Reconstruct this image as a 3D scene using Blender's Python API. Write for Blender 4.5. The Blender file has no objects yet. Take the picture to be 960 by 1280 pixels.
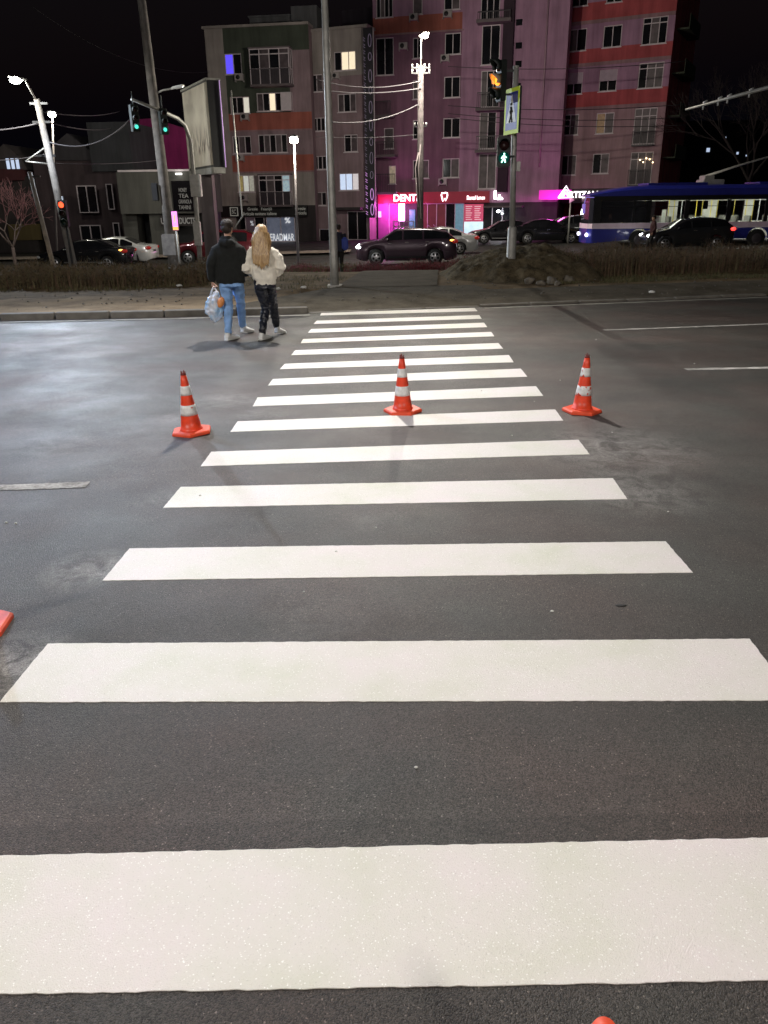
import bpy, bmesh, math, random
from mathutils import Vector, Matrix, noise
random.seed(7)
R_ = math.radians
sc = bpy.context.scene
col = sc.collection
# ------------------------------------------------------------------ camera
CAMH = 1.98; FPX = 983.0
def cam_axes(pitch, roll, yaw):
    p, r, y = R_(pitch), R_(roll), R_(yaw)
    f = Vector((math.sin(y)*math.cos(p), math.cos(y)*math.cos(p), -math.sin(p)))
    rt = Vector((math.cos(y), -math.sin(y), 0)); up = rt.cross(f)
    return f, rt*math.cos(r)-up*math.sin(r), rt*math.sin(r)+up*math.cos(r)
CF, CR, CU = cam_axes(21.43, 0.69, -1.3)
cd = bpy.data.cameras.new("camera"); cam = bpy.data.objects.new("camera", cd); col.objects.link(cam)
cd.sensor_fit = 'HORIZONTAL'; cd.sensor_width = 36; cd.lens = FPX/960*36
cd.clip_start = 0.05; cd.clip_end = 1000
m = Matrix((CR, CU, -CF)).transposed().to_4x4(); m.translation = Vector((0, 0, CAMH)); cam.matrix_world = m
sc.camera = cam
# ------------------------------------------------------------------ night sky
w = bpy.data.worlds.new("World"); sc.world = w; w.use_nodes = True
wn = w.node_tree.nodes; wl = w.node_tree.links
sky = wn.new('ShaderNodeTexSky'); sky.sky_type = 'NISHITA'; sky.sun_disc = False
sky.sun_elevation = R_(-3.0); sky.sun_rotation = R_(200)
bg = wn['Background']; bg.inputs['Strength'].default_value = 0.05
# town glow: the dusk sky plus an even dim violet of sky-glow
mx = wn.new('ShaderNodeMix'); mx.data_type = 'RGBA'; mx.blend_type = 'ADD'; mx.inputs[0].default_value = 1
wl.new(sky.outputs[0], mx.inputs[6]); mx.inputs[7].default_value = (0.022, 0.022, 0.044, 1)
wl.new(mx.outputs[2], bg.inputs['Color'])
sc.view_settings.view_transform = 'Standard'; sc.view_settings.look = 'None'
sc.view_settings.exposure = 0.0; sc.view_settings.gamma = 1; sc.view_settings.use_curve_mapping = False
try:
    sc.cycles.use_denoising = True; sc.cycles.max_bounces = 6; sc.cycles.sample_clamp_indirect = 4
except Exception: pass
# lamp strengths in watts (each sits in its lamp's builder)
P_MAIN, P_NEAR, P_FARL = 6400, 3900, 5200
# ------------------------------------------------------------------ projection helpers (real distances)
def ray(x, y): return CF + CR*((x-480)/FPX) - CU*((y-640)/FPX)
C0 = Vector((0, 0, CAMH))
def gnd(x, y, z=0.0):
    d = ray(x, y); return C0 + d*((z-CAMH)/d.z)
def at(x, y, Y):
    d = ray(x, y); return C0 + d*(Y/d.y)
# ------------------------------------------------------------------ materials
MC = {}
def mat(name, c, rough=0.6, metal=0.0, var=0.12, vscale=3.0, bump=0.0, bscale=40.0, emit=None, es=1.0, spec=0.5, trans=0.0, alpha=1.0, coat=0.0):
    if name in MC: return MC[name]
    M = bpy.data.materials.new(name); M.use_nodes = True; nt = M.node_tree; N = nt.nodes; L = nt.links
    b = N['Principled BSDF']
    b.inputs['Roughness'].default_value = rough; b.inputs['Metallic'].default_value = metal
    b.inputs['Specular IOR Level'].default_value = spec
    b.inputs['Coat Weight'].default_value = coat
    b.inputs['Transmission Weight'].default_value = trans; b.inputs['Alpha'].default_value = alpha
    tc = N.new('ShaderNodeTexCoord'); nz = N.new('ShaderNodeTexNoise'); nz.inputs['Scale'].default_value = vscale
    nz.inputs['Detail'].default_value = 6; L.new(tc.outputs['Object'], nz.inputs['Vector'])
    cr = N.new('ShaderNodeValToRGB'); cr.color_ramp.elements[0].position = 0.3; cr.color_ramp.elements[1].position = 0.72
    cr.color_ramp.elements[0].color = tuple(max(0, v*(1-var)) for v in c[:3])+(1,)
    cr.color_ramp.elements[1].color = tuple(min(1, v*(1+var)) for v in c[:3])+(1,)
    L.new(nz.outputs['Fac'], cr.inputs[0]); L.new(cr.outputs[0], b.inputs['Base Color'])
    if bump:
        n2 = N.new('ShaderNodeTexNoise'); n2.inputs['Scale'].default_value = bscale; n2.inputs['Detail'].default_value = 4
        L.new(tc.outputs['Object'], n2.inputs['Vector'])
        bp = N.new('ShaderNodeBump'); bp.inputs['Strength'].default_value = bump; bp.inputs['Distance'].default_value = 0.02
        L.new(n2.outputs['Fac'], bp.inputs['Height']); L.new(bp.outputs[0], b.inputs['Normal'])
    if emit:
        b.inputs['Emission Color'].default_value = tuple(emit[:3])+(1,); b.inputs['Emission Strength'].default_value = es
    MC[name] = M; return M
# ------------------------------------------------------------------ mesh builder
class MB:
    def __init__(s): s.v = []; s.f = []; s.m = []; s.sm = []
    def add(s, vs, fs, mi=0, smooth=False):
        o = len(s.v); s.v += [tuple(p) for p in vs]
        for f in fs: s.f.append(tuple(o+i for i in f)); s.m.append(mi); s.sm.append(smooth)
    def box(s, c, d, mi=0, rot=None):
        c = Vector(c); h = Vector(d)/2
        P = [Vector((x*h.x, y*h.y, z*h.z)) for x in (-1, 1) for y in (-1, 1) for z in (-1, 1)]
        if rot is not None:
            if not isinstance(rot, Matrix): rot = Matrix.Rotation(rot, 3, 'Z')
            P = [rot @ p for p in P]
        s.add([c+p for p in P], [(0, 1, 3, 2), (4, 6, 7, 5), (0, 4, 5, 1), (2, 3, 7, 6), (0, 2, 6, 4), (1, 5, 7, 3)], mi)
    def quad(s, a, b, c, d, mi=0): s.add([a, b, c, d], [(0, 1, 2, 3)], mi)
    def tube(s, pts, rs, n=10, mi=0, caps=True, ell=None, up=None):
        """swept tube; rs radius or (rx,ry) per point"""
        pts = [Vector(p) for p in pts]; k = len(pts)
        if not isinstance(rs, (list,)): rs = [rs]*k
        rings = []; ref = Vector(up) if up else None
        for i in range(k):
            t = (pts[min(i+1, k-1)]-pts[max(i-1, 0)]).normalized()
            if ref is None: ref = Vector((1, 0, 0)) if abs(t.x) < 0.8 else Vector((0, 1, 0))
            a = (ref - t*ref.dot(t)).normalized(); b = t.cross(a); ref = a if not up else Vector(up)
            r = rs[i]; rx, ry = (r, r) if not isinstance(r, tuple) else r
            rings.append([pts[i]+a*rx*math.cos(2*math.pi*j/n)+b*ry*math.sin(2*math.pi*j/n) for j in range(n)])
        vs = [p for r in rings for p in r]; fs = []
        for i in range(k-1):
            for j in range(n):
                fs.append((i*n+j, i*n+(j+1) % n, (i+1)*n+(j+1) % n, (i+1)*n+j))
        if caps: fs += [tuple(range(n))[::-1], tuple((k-1)*n+j for j in range(n))]
        s.add(vs, fs, mi, True)
    def ell(s, c, r, nu=14, nv=10, mi=0, rot=None):
        c = Vector(c); vs = []; fs = []
        for i in range(nv+1):
            th = math.pi*i/nv
            for j in range(nu):
                ph = 2*math.pi*j/nu
                p = Vector((r[0]*math.sin(th)*math.cos(ph), r[1]*math.sin(th)*math.sin(ph), r[2]*math.cos(th)))
                if rot is not None: p = rot @ p
                vs.append(c+p)
        for i in range(nv):
            for j in range(nu): fs.append((i*nu+j, (i+1)*nu+j, (i+1)*nu+(j+1) % nu, i*nu+(j+1) % nu))
        s.add(vs, fs, mi, True)
    def prism(s, poly, a, b, mi=0):
        """poly: list of Vector (planar), extruded from offset a to offset b vectors"""
        n = len(poly); a = Vector(a); b = Vector(b)
        vs = [Vector(p)+a for p in poly]+[Vector(p)+b for p in poly]
        fs = [tuple(range(n))[::-1], tuple(range(n, 2*n))]+[(i, (i+1) % n, n+(i+1) % n, n+i) for i in range(n)]
        s.add(vs, fs, mi)
    def build(s, name, mats, parent=None, bevel=0.0, seg=2, fixn=True):
        me = bpy.data.meshes.new(name); me.from_pydata(s.v, [], s.f)
        if not isinstance(mats, (list, tuple)): mats = [mats]
        for q in mats: me.materials.append(q)
        me.polygons.foreach_set('material_index', s.m); me.polygons.foreach_set('use_smooth', s.sm)
        if fixn or bevel:
            bm = bmesh.new(); bm.from_mesh(me)
            bmesh.ops.remove_doubles(bm, verts=bm.verts, dist=1e-5)
            bmesh.ops.recalc_face_normals(bm, faces=bm.faces)
            if bevel:
                es = [e for e in bm.edges if len(e.link_faces) == 2 and e.calc_face_angle(0) > 0.6]
                bmesh.ops.bevel(bm, geom=es, offset=bevel, segments=seg, affect='EDGES', clamp_overlap=True)
            bm.to_mesh(me); bm.free()
        me.update()
        o = bpy.data.objects.new(name, me); col.objects.link(o)
        if parent: o.parent = parent
        return o
def thing(name, label, cat, loc=(0, 0, 0), rz=0.0, group=None):
    o = bpy.data.objects.new(name, None); o.empty_display_size = 0.2; col.objects.link(o)
    o.location = loc; o.rotation_euler = (0, 0, rz); o['label'] = label; o['category'] = cat
    if group: o['group'] = group
    return o
def tag(o, label, cat, group=None):
    o['label'] = label; o['category'] = cat
    if group: o['group'] = group
    return o
def struct(o, kind='structure', label=None):
    o['kind'] = kind
    if label: o['label'] = label
    return o
def text_mesh(txt, size, depth, M, parent, name='lettering', fit=None, bold=0.0, align='LEFT'):
    """writing as a mesh lying in local XY; returned object to be placed"""
    cu = bpy.data.curves.new('t', 'FONT'); cu.body = txt; cu.size = size; cu.extrude = depth; cu.offset = bold; cu.align_x = align
    to = bpy.data.objects.new('t', cu); col.objects.link(to); bpy.context.view_layer.update()
    me = bpy.data.meshes.new_from_object(to.evaluated_get(bpy.context.evaluated_depsgraph_get()))
    bpy.data.objects.remove(to); bpy.data.curves.remove(cu)
    me.name = name; me.materials.clear(); me.materials.append(M)
    xs = [v.co.x for v in me.vertices] or [0, 1]; ys = [v.co.y for v in me.vertices] or [0, 1]
    if fit:
        sx = fit[0]/max(1e-6, max(xs)-min(xs)); sy = fit[1]/max(1e-6, max(ys)-min(ys)); x0, y0 = min(xs), min(ys)
        for v in me.vertices: v.co.x = (v.co.x-x0)*sx; v.co.y = (v.co.y-y0)*sy
    o = bpy.data.objects.new(name, me); col.objects.link(o)
    if parent: o.parent = parent
    return o
def lamp_light(name, parent, loc, power, color, radius=0.12, spot=None, aim=None, blend=0.8):
    ld = bpy.data.lights.new(name, 'SPOT' if spot else 'POINT'); ld.energy = power; ld.color = color; ld.shadow_soft_size = radius
    o = bpy.data.objects.new(name, ld); col.objects.link(o); o.parent = parent; o.location = loc
    if spot:
        ld.spot_size = R_(spot); ld.spot_blend = blend
        o.rotation_euler = Vector(aim).to_track_quat('-Z', 'Y').to_euler()
    return o
def copy_tree(o, parent=None):
    c = o.copy(); col.objects.link(c)
    if parent: c.parent = parent
    for ch in list(o.children): copy_tree(ch, c)
    return c
# ------------------------------------------------------------------ ground materials
def asphalt(name, base, dust_pts=(), tracks=True, speck=0.5):
    M = bpy.data.materials.new(name); M.use_nodes = True; nt = M.node_tree; N = nt.nodes; L = nt.links
    b = N['Principled BSDF']; tc = N.new('ShaderNodeTexCoord'); obj = tc.outputs['Object']
    def nz(scale, det=4, rough=0.5, vec=obj, dist=0.0):
        n = N.new('ShaderNodeTexNoise'); n.inputs['Scale'].default_value = scale; n.inputs['Detail'].default_value = det
        n.inputs['Roughness'].default_value = rough; n.inputs['Distortion'].default_value = dist
        L.new(vec, n.inputs['Vector']); return n.outputs['Fac']
    def mr(v, a, b_, c, d):
        n = N.new('ShaderNodeMapRange'); L.new(v, n.inputs[0])
        for i, q in enumerate((a, b_, c, d)): n.inputs[i+1].default_value = q
        return n.outputs[0]
    def mth(op, a, b_):
        n = N.new('ShaderNodeMath'); n.operation = op
        for i, q in enumerate((a, b_)):
            if isinstance(q, (int, float)): n.inputs[i].default_value = q
            else: L.new(q, n.inputs[i])
        return n.outputs[0]
    big = mr(nz(0.45, 5, 0.6), 0.3, 0.7, 0.76, 1.2)
    mid = mr(nz(2.3, 5, 0.65, dist=0.6), 0.3, 0.7, 0.9, 1.1)
    vor = N.new('ShaderNodeTexVoronoi'); vor.inputs['Scale'].default_value = 230; L.new(obj, vor.inputs['Vector'])
    hsv = N.new('ShaderNodeSeparateColor'); L.new(vor.outputs['Color'], hsv.inputs[0])
    chips = mr(hsv.outputs[0], 0.0, 1.0, 1-speck*0.75, 1+speck*0.75)
    bright = mr(hsv.outputs[1], 0.985, 0.997, 0.0, speck*3.5)  # sparkle of the stone, painted as sparse bright points
    fine = mr(nz(320, 2, 0.6), 0.3, 0.7, 1-speck*0.35, 1+speck*0.35)
    val = mth('MULTIPLY', mth('MULTIPLY', big, mid), mth('MULTIPLY', chips, fine))
    val = mth('ADD', val, bright)
    if tracks:
        # worn wheel tracks along the carriageway
        mp = N.new('ShaderNodeMapping'); mp.inputs['Rotation'].default_value = (0, 0, R_(-9)); mp.inputs['Scale'].default_value = (0.035, 0.55, 1)
        L.new(obj, mp.inputs[0]); tr = mr(nz(1.3, 4, 0.55, mp.outputs[0]), 0.38, 0.62, 0.74, 1.14)
        val = mth('MULTIPLY', val, tr)
    if tracks:
        # paving joint: a slightly darker later strip beside the nearest bar
        sx_ = N.new('ShaderNodeSeparateXYZ'); L.new(obj, sx_.inputs[0]); yj = gnd(480, 1024).y
        yy = mth('ADD', sx_.outputs[1], mth('MULTIPLY', nz(1.2, 3, .5), .05)); yy = mth('ADD', yy, mth('MULTIPLY', sx_.outputs[0], -.03))
        val = mth('MULTIPLY', val, mr(yy, yj+.02, yj+.035, .80, 1.0))
    rgb = N.new('ShaderNodeMix'); rgb.data_type = 'RGBA'; rgb.blend_type = 'MULTIPLY'; rgb.inputs[0].default_value = 1
    # warm / cool drift of the aggregate
    tint = N.new('ShaderNodeValToRGB'); tint.color_ramp.elements[0].position = 0.38; tint.color_ramp.elements[1].position = 0.62
    tint.color_ramp.elements[0].color = (base[0]*1.10, base[1]*0.97, base[2]*0.93, 1); tint.color_ramp.elements[1].color = (base[0]*0.86, base[1]*0.96, base[2]*0.93, 1)
    L.new(nz(0.8, 3, 0.5), tint.inputs[0]); L.new(tint.outputs[0], rgb.inputs[6])
    cmb = N.new('ShaderNodeCombineColor')
    for i in range(3): L.new(val, cmb.inputs[i])
    L.new(cmb.outputs[0], rgb.inputs[7]); colr = rgb.outputs[2]
    # chalky dust and stray paint left by the marking crew beside some bar ends
    sep = None
    for (px, py, rad, amt) in dust_pts:
        vm = N.new('ShaderNodeVectorMath'); vm.operation = 'DISTANCE'; L.new(obj, vm.inputs[0]); vm.inputs[1].default_value = (px, py, 0)
        ms = mr(vm.outputs['Value'], rad, rad*0.15, 0.0, amt)
        ms = mth('MULTIPLY', ms, mr(nz(5, 7, 0.78, dist=1.0), 0.40, 0.62, 0.0, 1.0))
        ms = mth('MULTIPLY', ms, mr(hsv.outputs[0], 0.2, 0.8, 0.45, 1.0))
        mxn = N.new('ShaderNodeMix'); mxn.data_type = 'RGBA'; L.new(ms, mxn.inputs[0]); L.new(colr, mxn.inputs[6])
        mxn.inputs[7].default_value = (0.42, 0.40, 0.37, 1); colr = mxn.outputs[2]
    L.new(colr, b.inputs['Base Color'])
    L.new(mr(nz(1.1, 4, 0.6), 0.3, 0.7, 0.42, 0.62), b.inputs['Roughness']); b.inputs['Specular IOR Level'].default_value = 0.38
    bp = N.new('ShaderNodeBump'); bp.inputs['Strength'].default_value = 0.7; bp.inputs['Distance'].default_value = 0.004
    L.new(mth('ADD', mth('MULTIPLY', vor.outputs['Distance'], -1.2), nz(240, 3, 0.6)), bp.inputs['Height']); L.new(bp.outputs[0], b.inputs['Normal'])
    return M
def soil(name, c1, c2, scale=1.2, fine=60):
    M = bpy.data.materials.new(name); M.use_nodes = True; nt = M.node_tree; N = nt.nodes; L = nt.links; b = N['Principled BSDF']
    tc = N.new('ShaderNodeTexCoord')
    n1 = N.new('ShaderNodeTexNoise'); n1.inputs['Scale'].default_value = scale; n1.inputs['Detail'].default_value = 8; n1.inputs['Roughness'].default_value = 0.7
    n2 = N.new('ShaderNodeTexNoise'); n2.inputs['Scale'].default_value = fine; n2.inputs['Detail'].default_value = 4
    for n in (n1, n2): L.new(tc.outputs['Object'], n.inputs['Vector'])
    cr = N.new('ShaderNodeValToRGB'); cr.color_ramp.elements[0].position = 0.35; cr.color_ramp.elements[1].position = 0.65
    cr.color_ramp.elements[0].color = c1+(1,); cr.color_ramp.elements[1].color = c2+(1,)
    ad = N.new('ShaderNodeMath'); ad.operation = 'MULTIPLY_ADD'; L.new(n2.outputs['Fac'], ad.inputs[0]); ad.inputs[1].default_value = 0.35; 
    sb = N.new('ShaderNodeMath'); sb.operation = 'SUBTRACT'; L.new(n1.outputs['Fac'], sb.inputs[0]); sb.inputs[1].default_value = 0.17
    L.new(sb.outputs[0], ad.inputs[2]); L.new(ad.outputs[0], cr.inputs[0]); L.new(cr.outputs[0], b.inputs['Base Color'])
    b.inputs['Roughness'].default_value = 0.95; b.inputs['Specular IOR Level'].default_value = 0.2
    bp = N.new('ShaderNodeBump'); bp.inputs['Strength'].default_value = 0.8; bp.inputs['Distance'].default_value = 0.03
    L.new(ad.outputs[0], bp.inputs['Height']); L.new(bp.outputs[0], b.inputs['Normal'])
    return M
dust = [(gnd(x, y).x, gnd(x, y).y, r, a) for x, y, r, a in
        [(112, 712, .32, .75), (20, 830, .35, .8), (205, 622, .25, .2), (275, 500, .55, .38), (325, 520, .4, .25), (765, 560, .9, .6), (800, 615, .6, .5),
         (60, 560, .5, .2), (400, 770, .35, .14), (470, 650, .25, .2), (700, 520, .4, .25), (215, 523, .3, .35)]]
def gz(x, y):
    """the far carriageway lies lower than the near one and falls to the left"""
    T = [(-60, -1.15), (-14, -1.0), (1, -.74), (14, -.36), (60, .1)]
    for (a, p), (c, q) in zip(T, T[1:]):
        if x <= c: low = p+(q-p)*(x-a)/(c-a); break
    else: low = T[-1][1]
    t = max(0.0, min(1.0, (y-23.5)/9.0)); t = t*t*(3-2*t)
    return low*t
M_road = asphalt('asphalt_road', (0.060, 0.051, 0.045), dust, speck=.95)
M_road2 = asphalt('asphalt_far', (0.05, 0.048, 0.047), tracks=False, speck=0.2)
M_path = soil('asphalt_path', (0.075, 0.060, 0.040), (0.135, 0.110, 0.075), 1.5, 60)
M_soil = soil('sandy_soil', (0.17, 0.118, 0.066), (0.36, 0.265, 0.155))
M_soilg = soil('median_earth', (0.085, 0.058, 0.028), (0.23, 0.155, 0.078), 2.0)
M_conc = mat('kerb_concrete', (0.17, 0.155, 0.13), 0.85, var=0.25, vscale=5, bump=0.4, bscale=60)
M_apron = soil('dusty_concrete', (0.068, 0.056, 0.038), (0.14, 0.12, 0.088), 1.6)
# white thermoplastic with glass beads
def paint_mat():
    M = bpy.data.materials.new('road_paint'); M.use_nodes = True; nt = M.node_tree; N = nt.nodes; L = nt.links; b = N['Principled BSDF']
    tc = N.new('ShaderNodeTexCoord')
    def nz(s, d=4, r=0.5):
        n = N.new('ShaderNodeTexNoise'); n.inputs['Scale'].default_value = s; n.inputs['Detail'].default_value = d; n.inputs['Roughness'].default_value = r
        L.new(tc.outputs['Object'], n.inputs['Vector']); return n.outputs['Fac']
    cr = N.new('ShaderNodeValToRGB'); e = cr.color_ramp.elements; e[0].position = 0.3; e[1].position = 0.7
    e[0].color = (0.61, 0.61, 0.50, 1); e[1].color = (0.74, 0.66, 0.655, 1); em_ = e.new(.5); em_.color = (0.69, 0.655, 0.60, 1); L.new(nz(1.5, 6, 0.6), cr.inputs[0])
    # pits and grit showing through
    vr = N.new('ShaderNodeTexVoronoi'); vr.inputs['Scale'].default_value = 280; L.new(tc.outputs['Object'], vr.inputs['Vector'])
    sp = N.new('ShaderNodeSeparateColor'); L.new(vr.outputs['Color'], sp.inputs[0])
    m1 = N.new('ShaderNodeMapRange'); L.new(sp.outputs[0], m1.inputs[0]); m1.inputs[1].default_value = 0.985; m1.inputs[2].default_value = 1; m1.inputs[3].default_value = 0; m1.inputs[4].default_value = 0.35
    mx = N.new('ShaderNodeMix'); mx.data_type = 'RGBA'; L.new(m1.outputs[0], mx.inputs[0]); L.new(cr.outputs[0], mx.inputs[6]); mx.inputs[7].default_value = (0.35, 0.33, 0.3, 1)
    m4 = N.new('ShaderNodeMapRange'); L.new(sp.outputs[2], m4.inputs[0]); m4.inputs[1].default_value = .97; m4.inputs[2].default_value = .99; m4.inputs[3].default_value = 0; m4.inputs[4].default_value = .8  # bead sparkle painted in as near-white specks
    mx4 = N.new('ShaderNodeMix'); mx4.data_type = 'RGBA'; L.new(m4.outputs[0], mx4.inputs[0]); L.new(mx.outputs[2], mx4.inputs[6]); mx4.inputs[7].default_value = (.95, .94, .9, 1)
    L.new(mx4.outputs[2], b.inputs['Base Color'])
    m2 = N.new('ShaderNodeMapRange'); L.new(sp.outputs[1], m2.inputs[0]); m2.inputs[1].default_value = 0.96; m2.inputs[2].default_value = 0.99; m2.inputs[3].default_value = 0.48; m2.inputs[4].default_value = 0.12
    L.new(m2.outputs[0], b.inputs['Roughness'])
    ad = N.new('ShaderNodeMath'); ad.operation = 'ADD'; L.new(nz(120, 3, 0.6), ad.inputs[0]); L.new(vr.outputs['Distance'], ad.inputs[1])
    bp = N.new('ShaderNodeBump'); bp.inputs['Strength'].default_value = 0.35; bp.inputs['Distance'].default_value = 0.006
    L.new(ad.outputs[0], bp.inputs['Height']); L.new(bp.outputs[0], b.inputs['Normal'])
    return M
M_paint = paint_mat()
M_oldpaint = soil('worn_road_paint', (0.16, 0.155, 0.14), (0.5, 0.48, 0.45), 3, 40)
# ------------------------------------------------------------------ ground sheets
def sheet(name, poly, z, M):
    b = MB(); b.add([(p[0], p[1], z) for p in poly], [tuple(range(len(poly)))]); o = b.build(name, M, fixn=False)
    struct(o); return o
KERB = [(-60, 9.5), (-7.54, 14.98), (-4.5, 15.25), (-1.77, 15.62), (1.64, 16.42), (4.8, 17.15), (8.05, 17.9), (60, 29)]
FAR = [(-60, 27), (-12, 30.5), (-0.9, 31.5), (1.5, 31.7), (14, 32.5), (60, 36.5)]      # far kerb of the median
b = MB(); gxs = [-220, -60, -40, -25, -14, -8, -3, 1, 5, 9, 14, 20, 30, 45, 60, 220]; gys = [-60, 0, 12, 20, 23.5, 25, 26.5, 28, 29.5, 31, 32.5, 34, 60, 120, 320]
gv = [(x, y, gz(max(-60, min(60, x)), y)-.03) for x in gxs for y in gys]; gn = len(gys)
b.add(gv, [(i*gn+j, (i+1)*gn+j, (i+1)*gn+j+1, i*gn+j+1) for i in range(len(gxs)-1) for j in range(gn-1)], 0, True)
struct(b.build('ground', M_road2, fixn=False))
def strip(name, A, B, z, M):
    b = MB()
    b.add([(p[0], p[1], z) for p in A]+[(p[0], p[1], z) for p in reversed(B)], [tuple(range(len(A)+len(B)))]); o = b.build(name, M, fixn=False); struct(o); return o
strip('road', [(-60, -12), (60, -12)], KERB, 0.0, M_road)
def off(line, d):
    out = []
    for i, p in enumerate(line):
        a = line[max(i-1, 0)]; c = line[min(i+1, len(line)-1)]; t = Vector((c[0]-a[0], c[1]-a[1])).normalized()
        out.append((p[0]-t.y*d, p[1]+t.x*d))
    return out
K1 = off(KERB, 0.15); K21 = off(KERB, 2.1)
# median as a gently uneven grid
def median():
    b = MB(); nx, ny = 240, 44; vs = []; fs = []
    def lerp(line, x):
        for i in range(len(line)-1):
            if line[i][0] <= x <= line[i+1][0]:
                t = (x-line[i][0])/(line[i+1][0]-line[i][0]); return line[i][1]*(1-t)+line[i+1][1]*t
        return line[-1][1]
    for i in range(nx+1):
        x = -40+80*i/nx
        y0 = lerp(K1, x)-0.0; y1 = lerp(FAR, x)-0.15
        for j in range(ny+1):
            t = j/ny; y = y0*(1-t)+y1*t
            path = max(0, 1-abs(x-(0.0+0.02*(y-18)))/2.2)
            ramp = 0.0 if x > -2.6 and y < (19.2 if x < 1.2 else max(19.0 if x < 3 else 0, lerp(K21, x)-.15)) else 1.0
            h = 0.105 if ramp else 0.0
            h += (1-min(1, path*1.5))*0.05*noise.noise((x*0.5, y*0.5, 0))*min(1, t*4)*min(1, (1-t)*4) if abs(x) > 2 else 0
            vs.append((x, y, h+gz(x, y)))
    for i in range(nx):
        for j in range(ny): fs.append((i*(ny+1)+j, (i+1)*(ny+1)+j, (i+1)*(ny+1)+j+1, i*(ny+1)+j+1))
    # front strip sandy, rest darker earth
    for f in fs:
        j = f[0] % (ny+1); x = vs[f[0]][0]; lim = 7 if x < 0 else 6
        b.add([vs[q] for q in f], [(0, 1, 2, 3)], 0 if j < lim+1.5*noise.noise((x*0.8, 0, 3)) else 1, True)
    o = b.build('median_ground', [M_soil, M_soilg]); struct(o)
median()
# dusty pavement strip at the crossing's far end and path across the median
b = MB(); pl_, pr_ = gnd(412, 368, .12), gnd(549, 363, .12); PY = [19.3+12.2*k/24 for k in range(25)]; pv_ = []
for y in PY:
    t = (y-19.3)/12.2; pv_ += [(pl_.x+(-1.05-pl_.x)*min(1, t*2.2), y), (pr_.x+(1.5-pr_.x)*t, y+.25*(1-t))]
NX = 8; gg = []
for k in range(25):
    for i in range(NX+1): f = i/NX; x = pv_[2*k][0]*(1-f)+pv_[2*k+1][0]*f; y = pv_[2*k][1]*(1-f)+pv_[2*k+1][1]*f; gg.append((x, y, .135+gz(x, y)))
b.add(gg, [(k*(NX+1)+i, k*(NX+1)+i+1, (k+1)*(NX+1)+i+1, (k+1)*(NX+1)+i) for k in range(24) for i in range(NX)], 0, True); struct(b.build('path', M_path, fixn=False))
pv = off(KERB, 0.16); pv2 = off(KERB, 2.1)
def lerpl(line, x):
    for i in range(len(line)-1):
        if line[i][0] <= x <= line[i+1][0]:
            t = (x-line[i][0])/(line[i+1][0]-line[i][0]); return line[i][1]*(1-t)+line[i+1][1]*t
    return line[-1][1]
b = MB(); gg = []; XS = [-3.4+.2*k for k in range(180)]; NY = 10
for x in XS:
    y0 = lerpl(KERB, x)+.155; far_ = lerpl(pv2, x) if x > 2 else 19.55+.1*x
    if x < -1.6: far_ = y0+.3+(19.4-y0-.3)*max(0, (x+3.4)/1.8)
    rz_ = max(0, min(1, (x+2.6)/.7))
    for j in range(NY+1):
        t = j/NY; y = y0+(far_-y0)*t; e = min(1, (y-y0)/1.3); gg.append((x, y, .1245-(.112 if x < 1.8 else .09)*rz_*(1-e)+.006*noise.noise((x*.9, y*.9, 0))))
b.add(gg, [(i*(NY+1)+j, (i+1)*(NY+1)+j, (i+1)*(NY+1)+j+1, i*(NY+1)+j+1) for i in range(len(XS)-1) for j in range(NY)], 0, True); struct(b.build('pavement', M_apron, fixn=False))
# kerb stones, dropped at the crossing
def kerb(name, line, dz, M, wid=0.15, L=1.0, flush=None):
    b = MB(); top = off(line, wid)
    for i in range(len(line)-1):
        a, c = Vector(line[i]), Vector(line[i+1]); a2, c2 = Vector(top[i]), Vector(top[i+1]); n = max(1, int((c-a).length/L))
        for k in range(n):
            t0 = k/n+0.006; t1 = (k+1)/n-0.006
            p = [a.lerp(c, t0), a.lerp(c, t1), a2.lerp(c2, t1), a2.lerp(c2, t0)]
            xm = (p[0].x+p[1].x)/2; h = dz+random.uniform(-.006, .006)
            if flush and flush[0] < xm < flush[1]: h = (0.012 if xm < 2.0 else 0.040)+random.uniform(-.006, .006)
            b.prism([Vector((q.x, q.y, 0)) for q in p], (0, 0, -0.02), (0, 0, h))
    o = b.build(name, M, bevel=0.012, seg=1); struct(o); return o
kerb('kerb', KERB, 0.128, M_conc, flush=(-2.2, 70))

# edge line along the kerb, lane dashes
e0 = off(KERB, -0.30); e1 = off(KERB, -0.18)
M_edge = soil('edge_line_paint', (0.22, 0.21, 0.18), (0.55, 0.53, 0.46), 2, 30)
strip('edge_line', e0[0:4], e1[0:4], 0.004, M_edge)
strip('edge_line', e0[4:], e1[4:], 0.004, M_edge)
for (xa, ya, xb, yb, wd) in [(755, 413, 1150, 398, .10), (857, 462, 1200, 455, .12), (-220, 618, 110, 606, .13)]:
    a, c = gnd(xa, ya), gnd(xb, yb); t = (c-a).normalized(); n = Vector((-t.y, t.x, 0))*wd/2
    b = MB(); k = 40
    for i in range(k):
        p, q = a.lerp(c, i/k), a.lerp(c, (i+1)/k); j = lambda: 1+random.uniform(-.12, .12)
        b.quad(p-n*j()+Vector((0, 0, .004)), q-n*j()+Vector((0, 0, .004)), q+n*j()+Vector((0, 0, .004)), p+n*j()+Vector((0, 0, .004)))
    struct(b.build('lane_marking', M_oldpaint, fixn=False))
b = MB(); gg = [(x, y, gz(x, y)+.10+.0*y) for x in (-45, -30, -22, -14, -7, -3) for y in (49.5, 52.5)]
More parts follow.
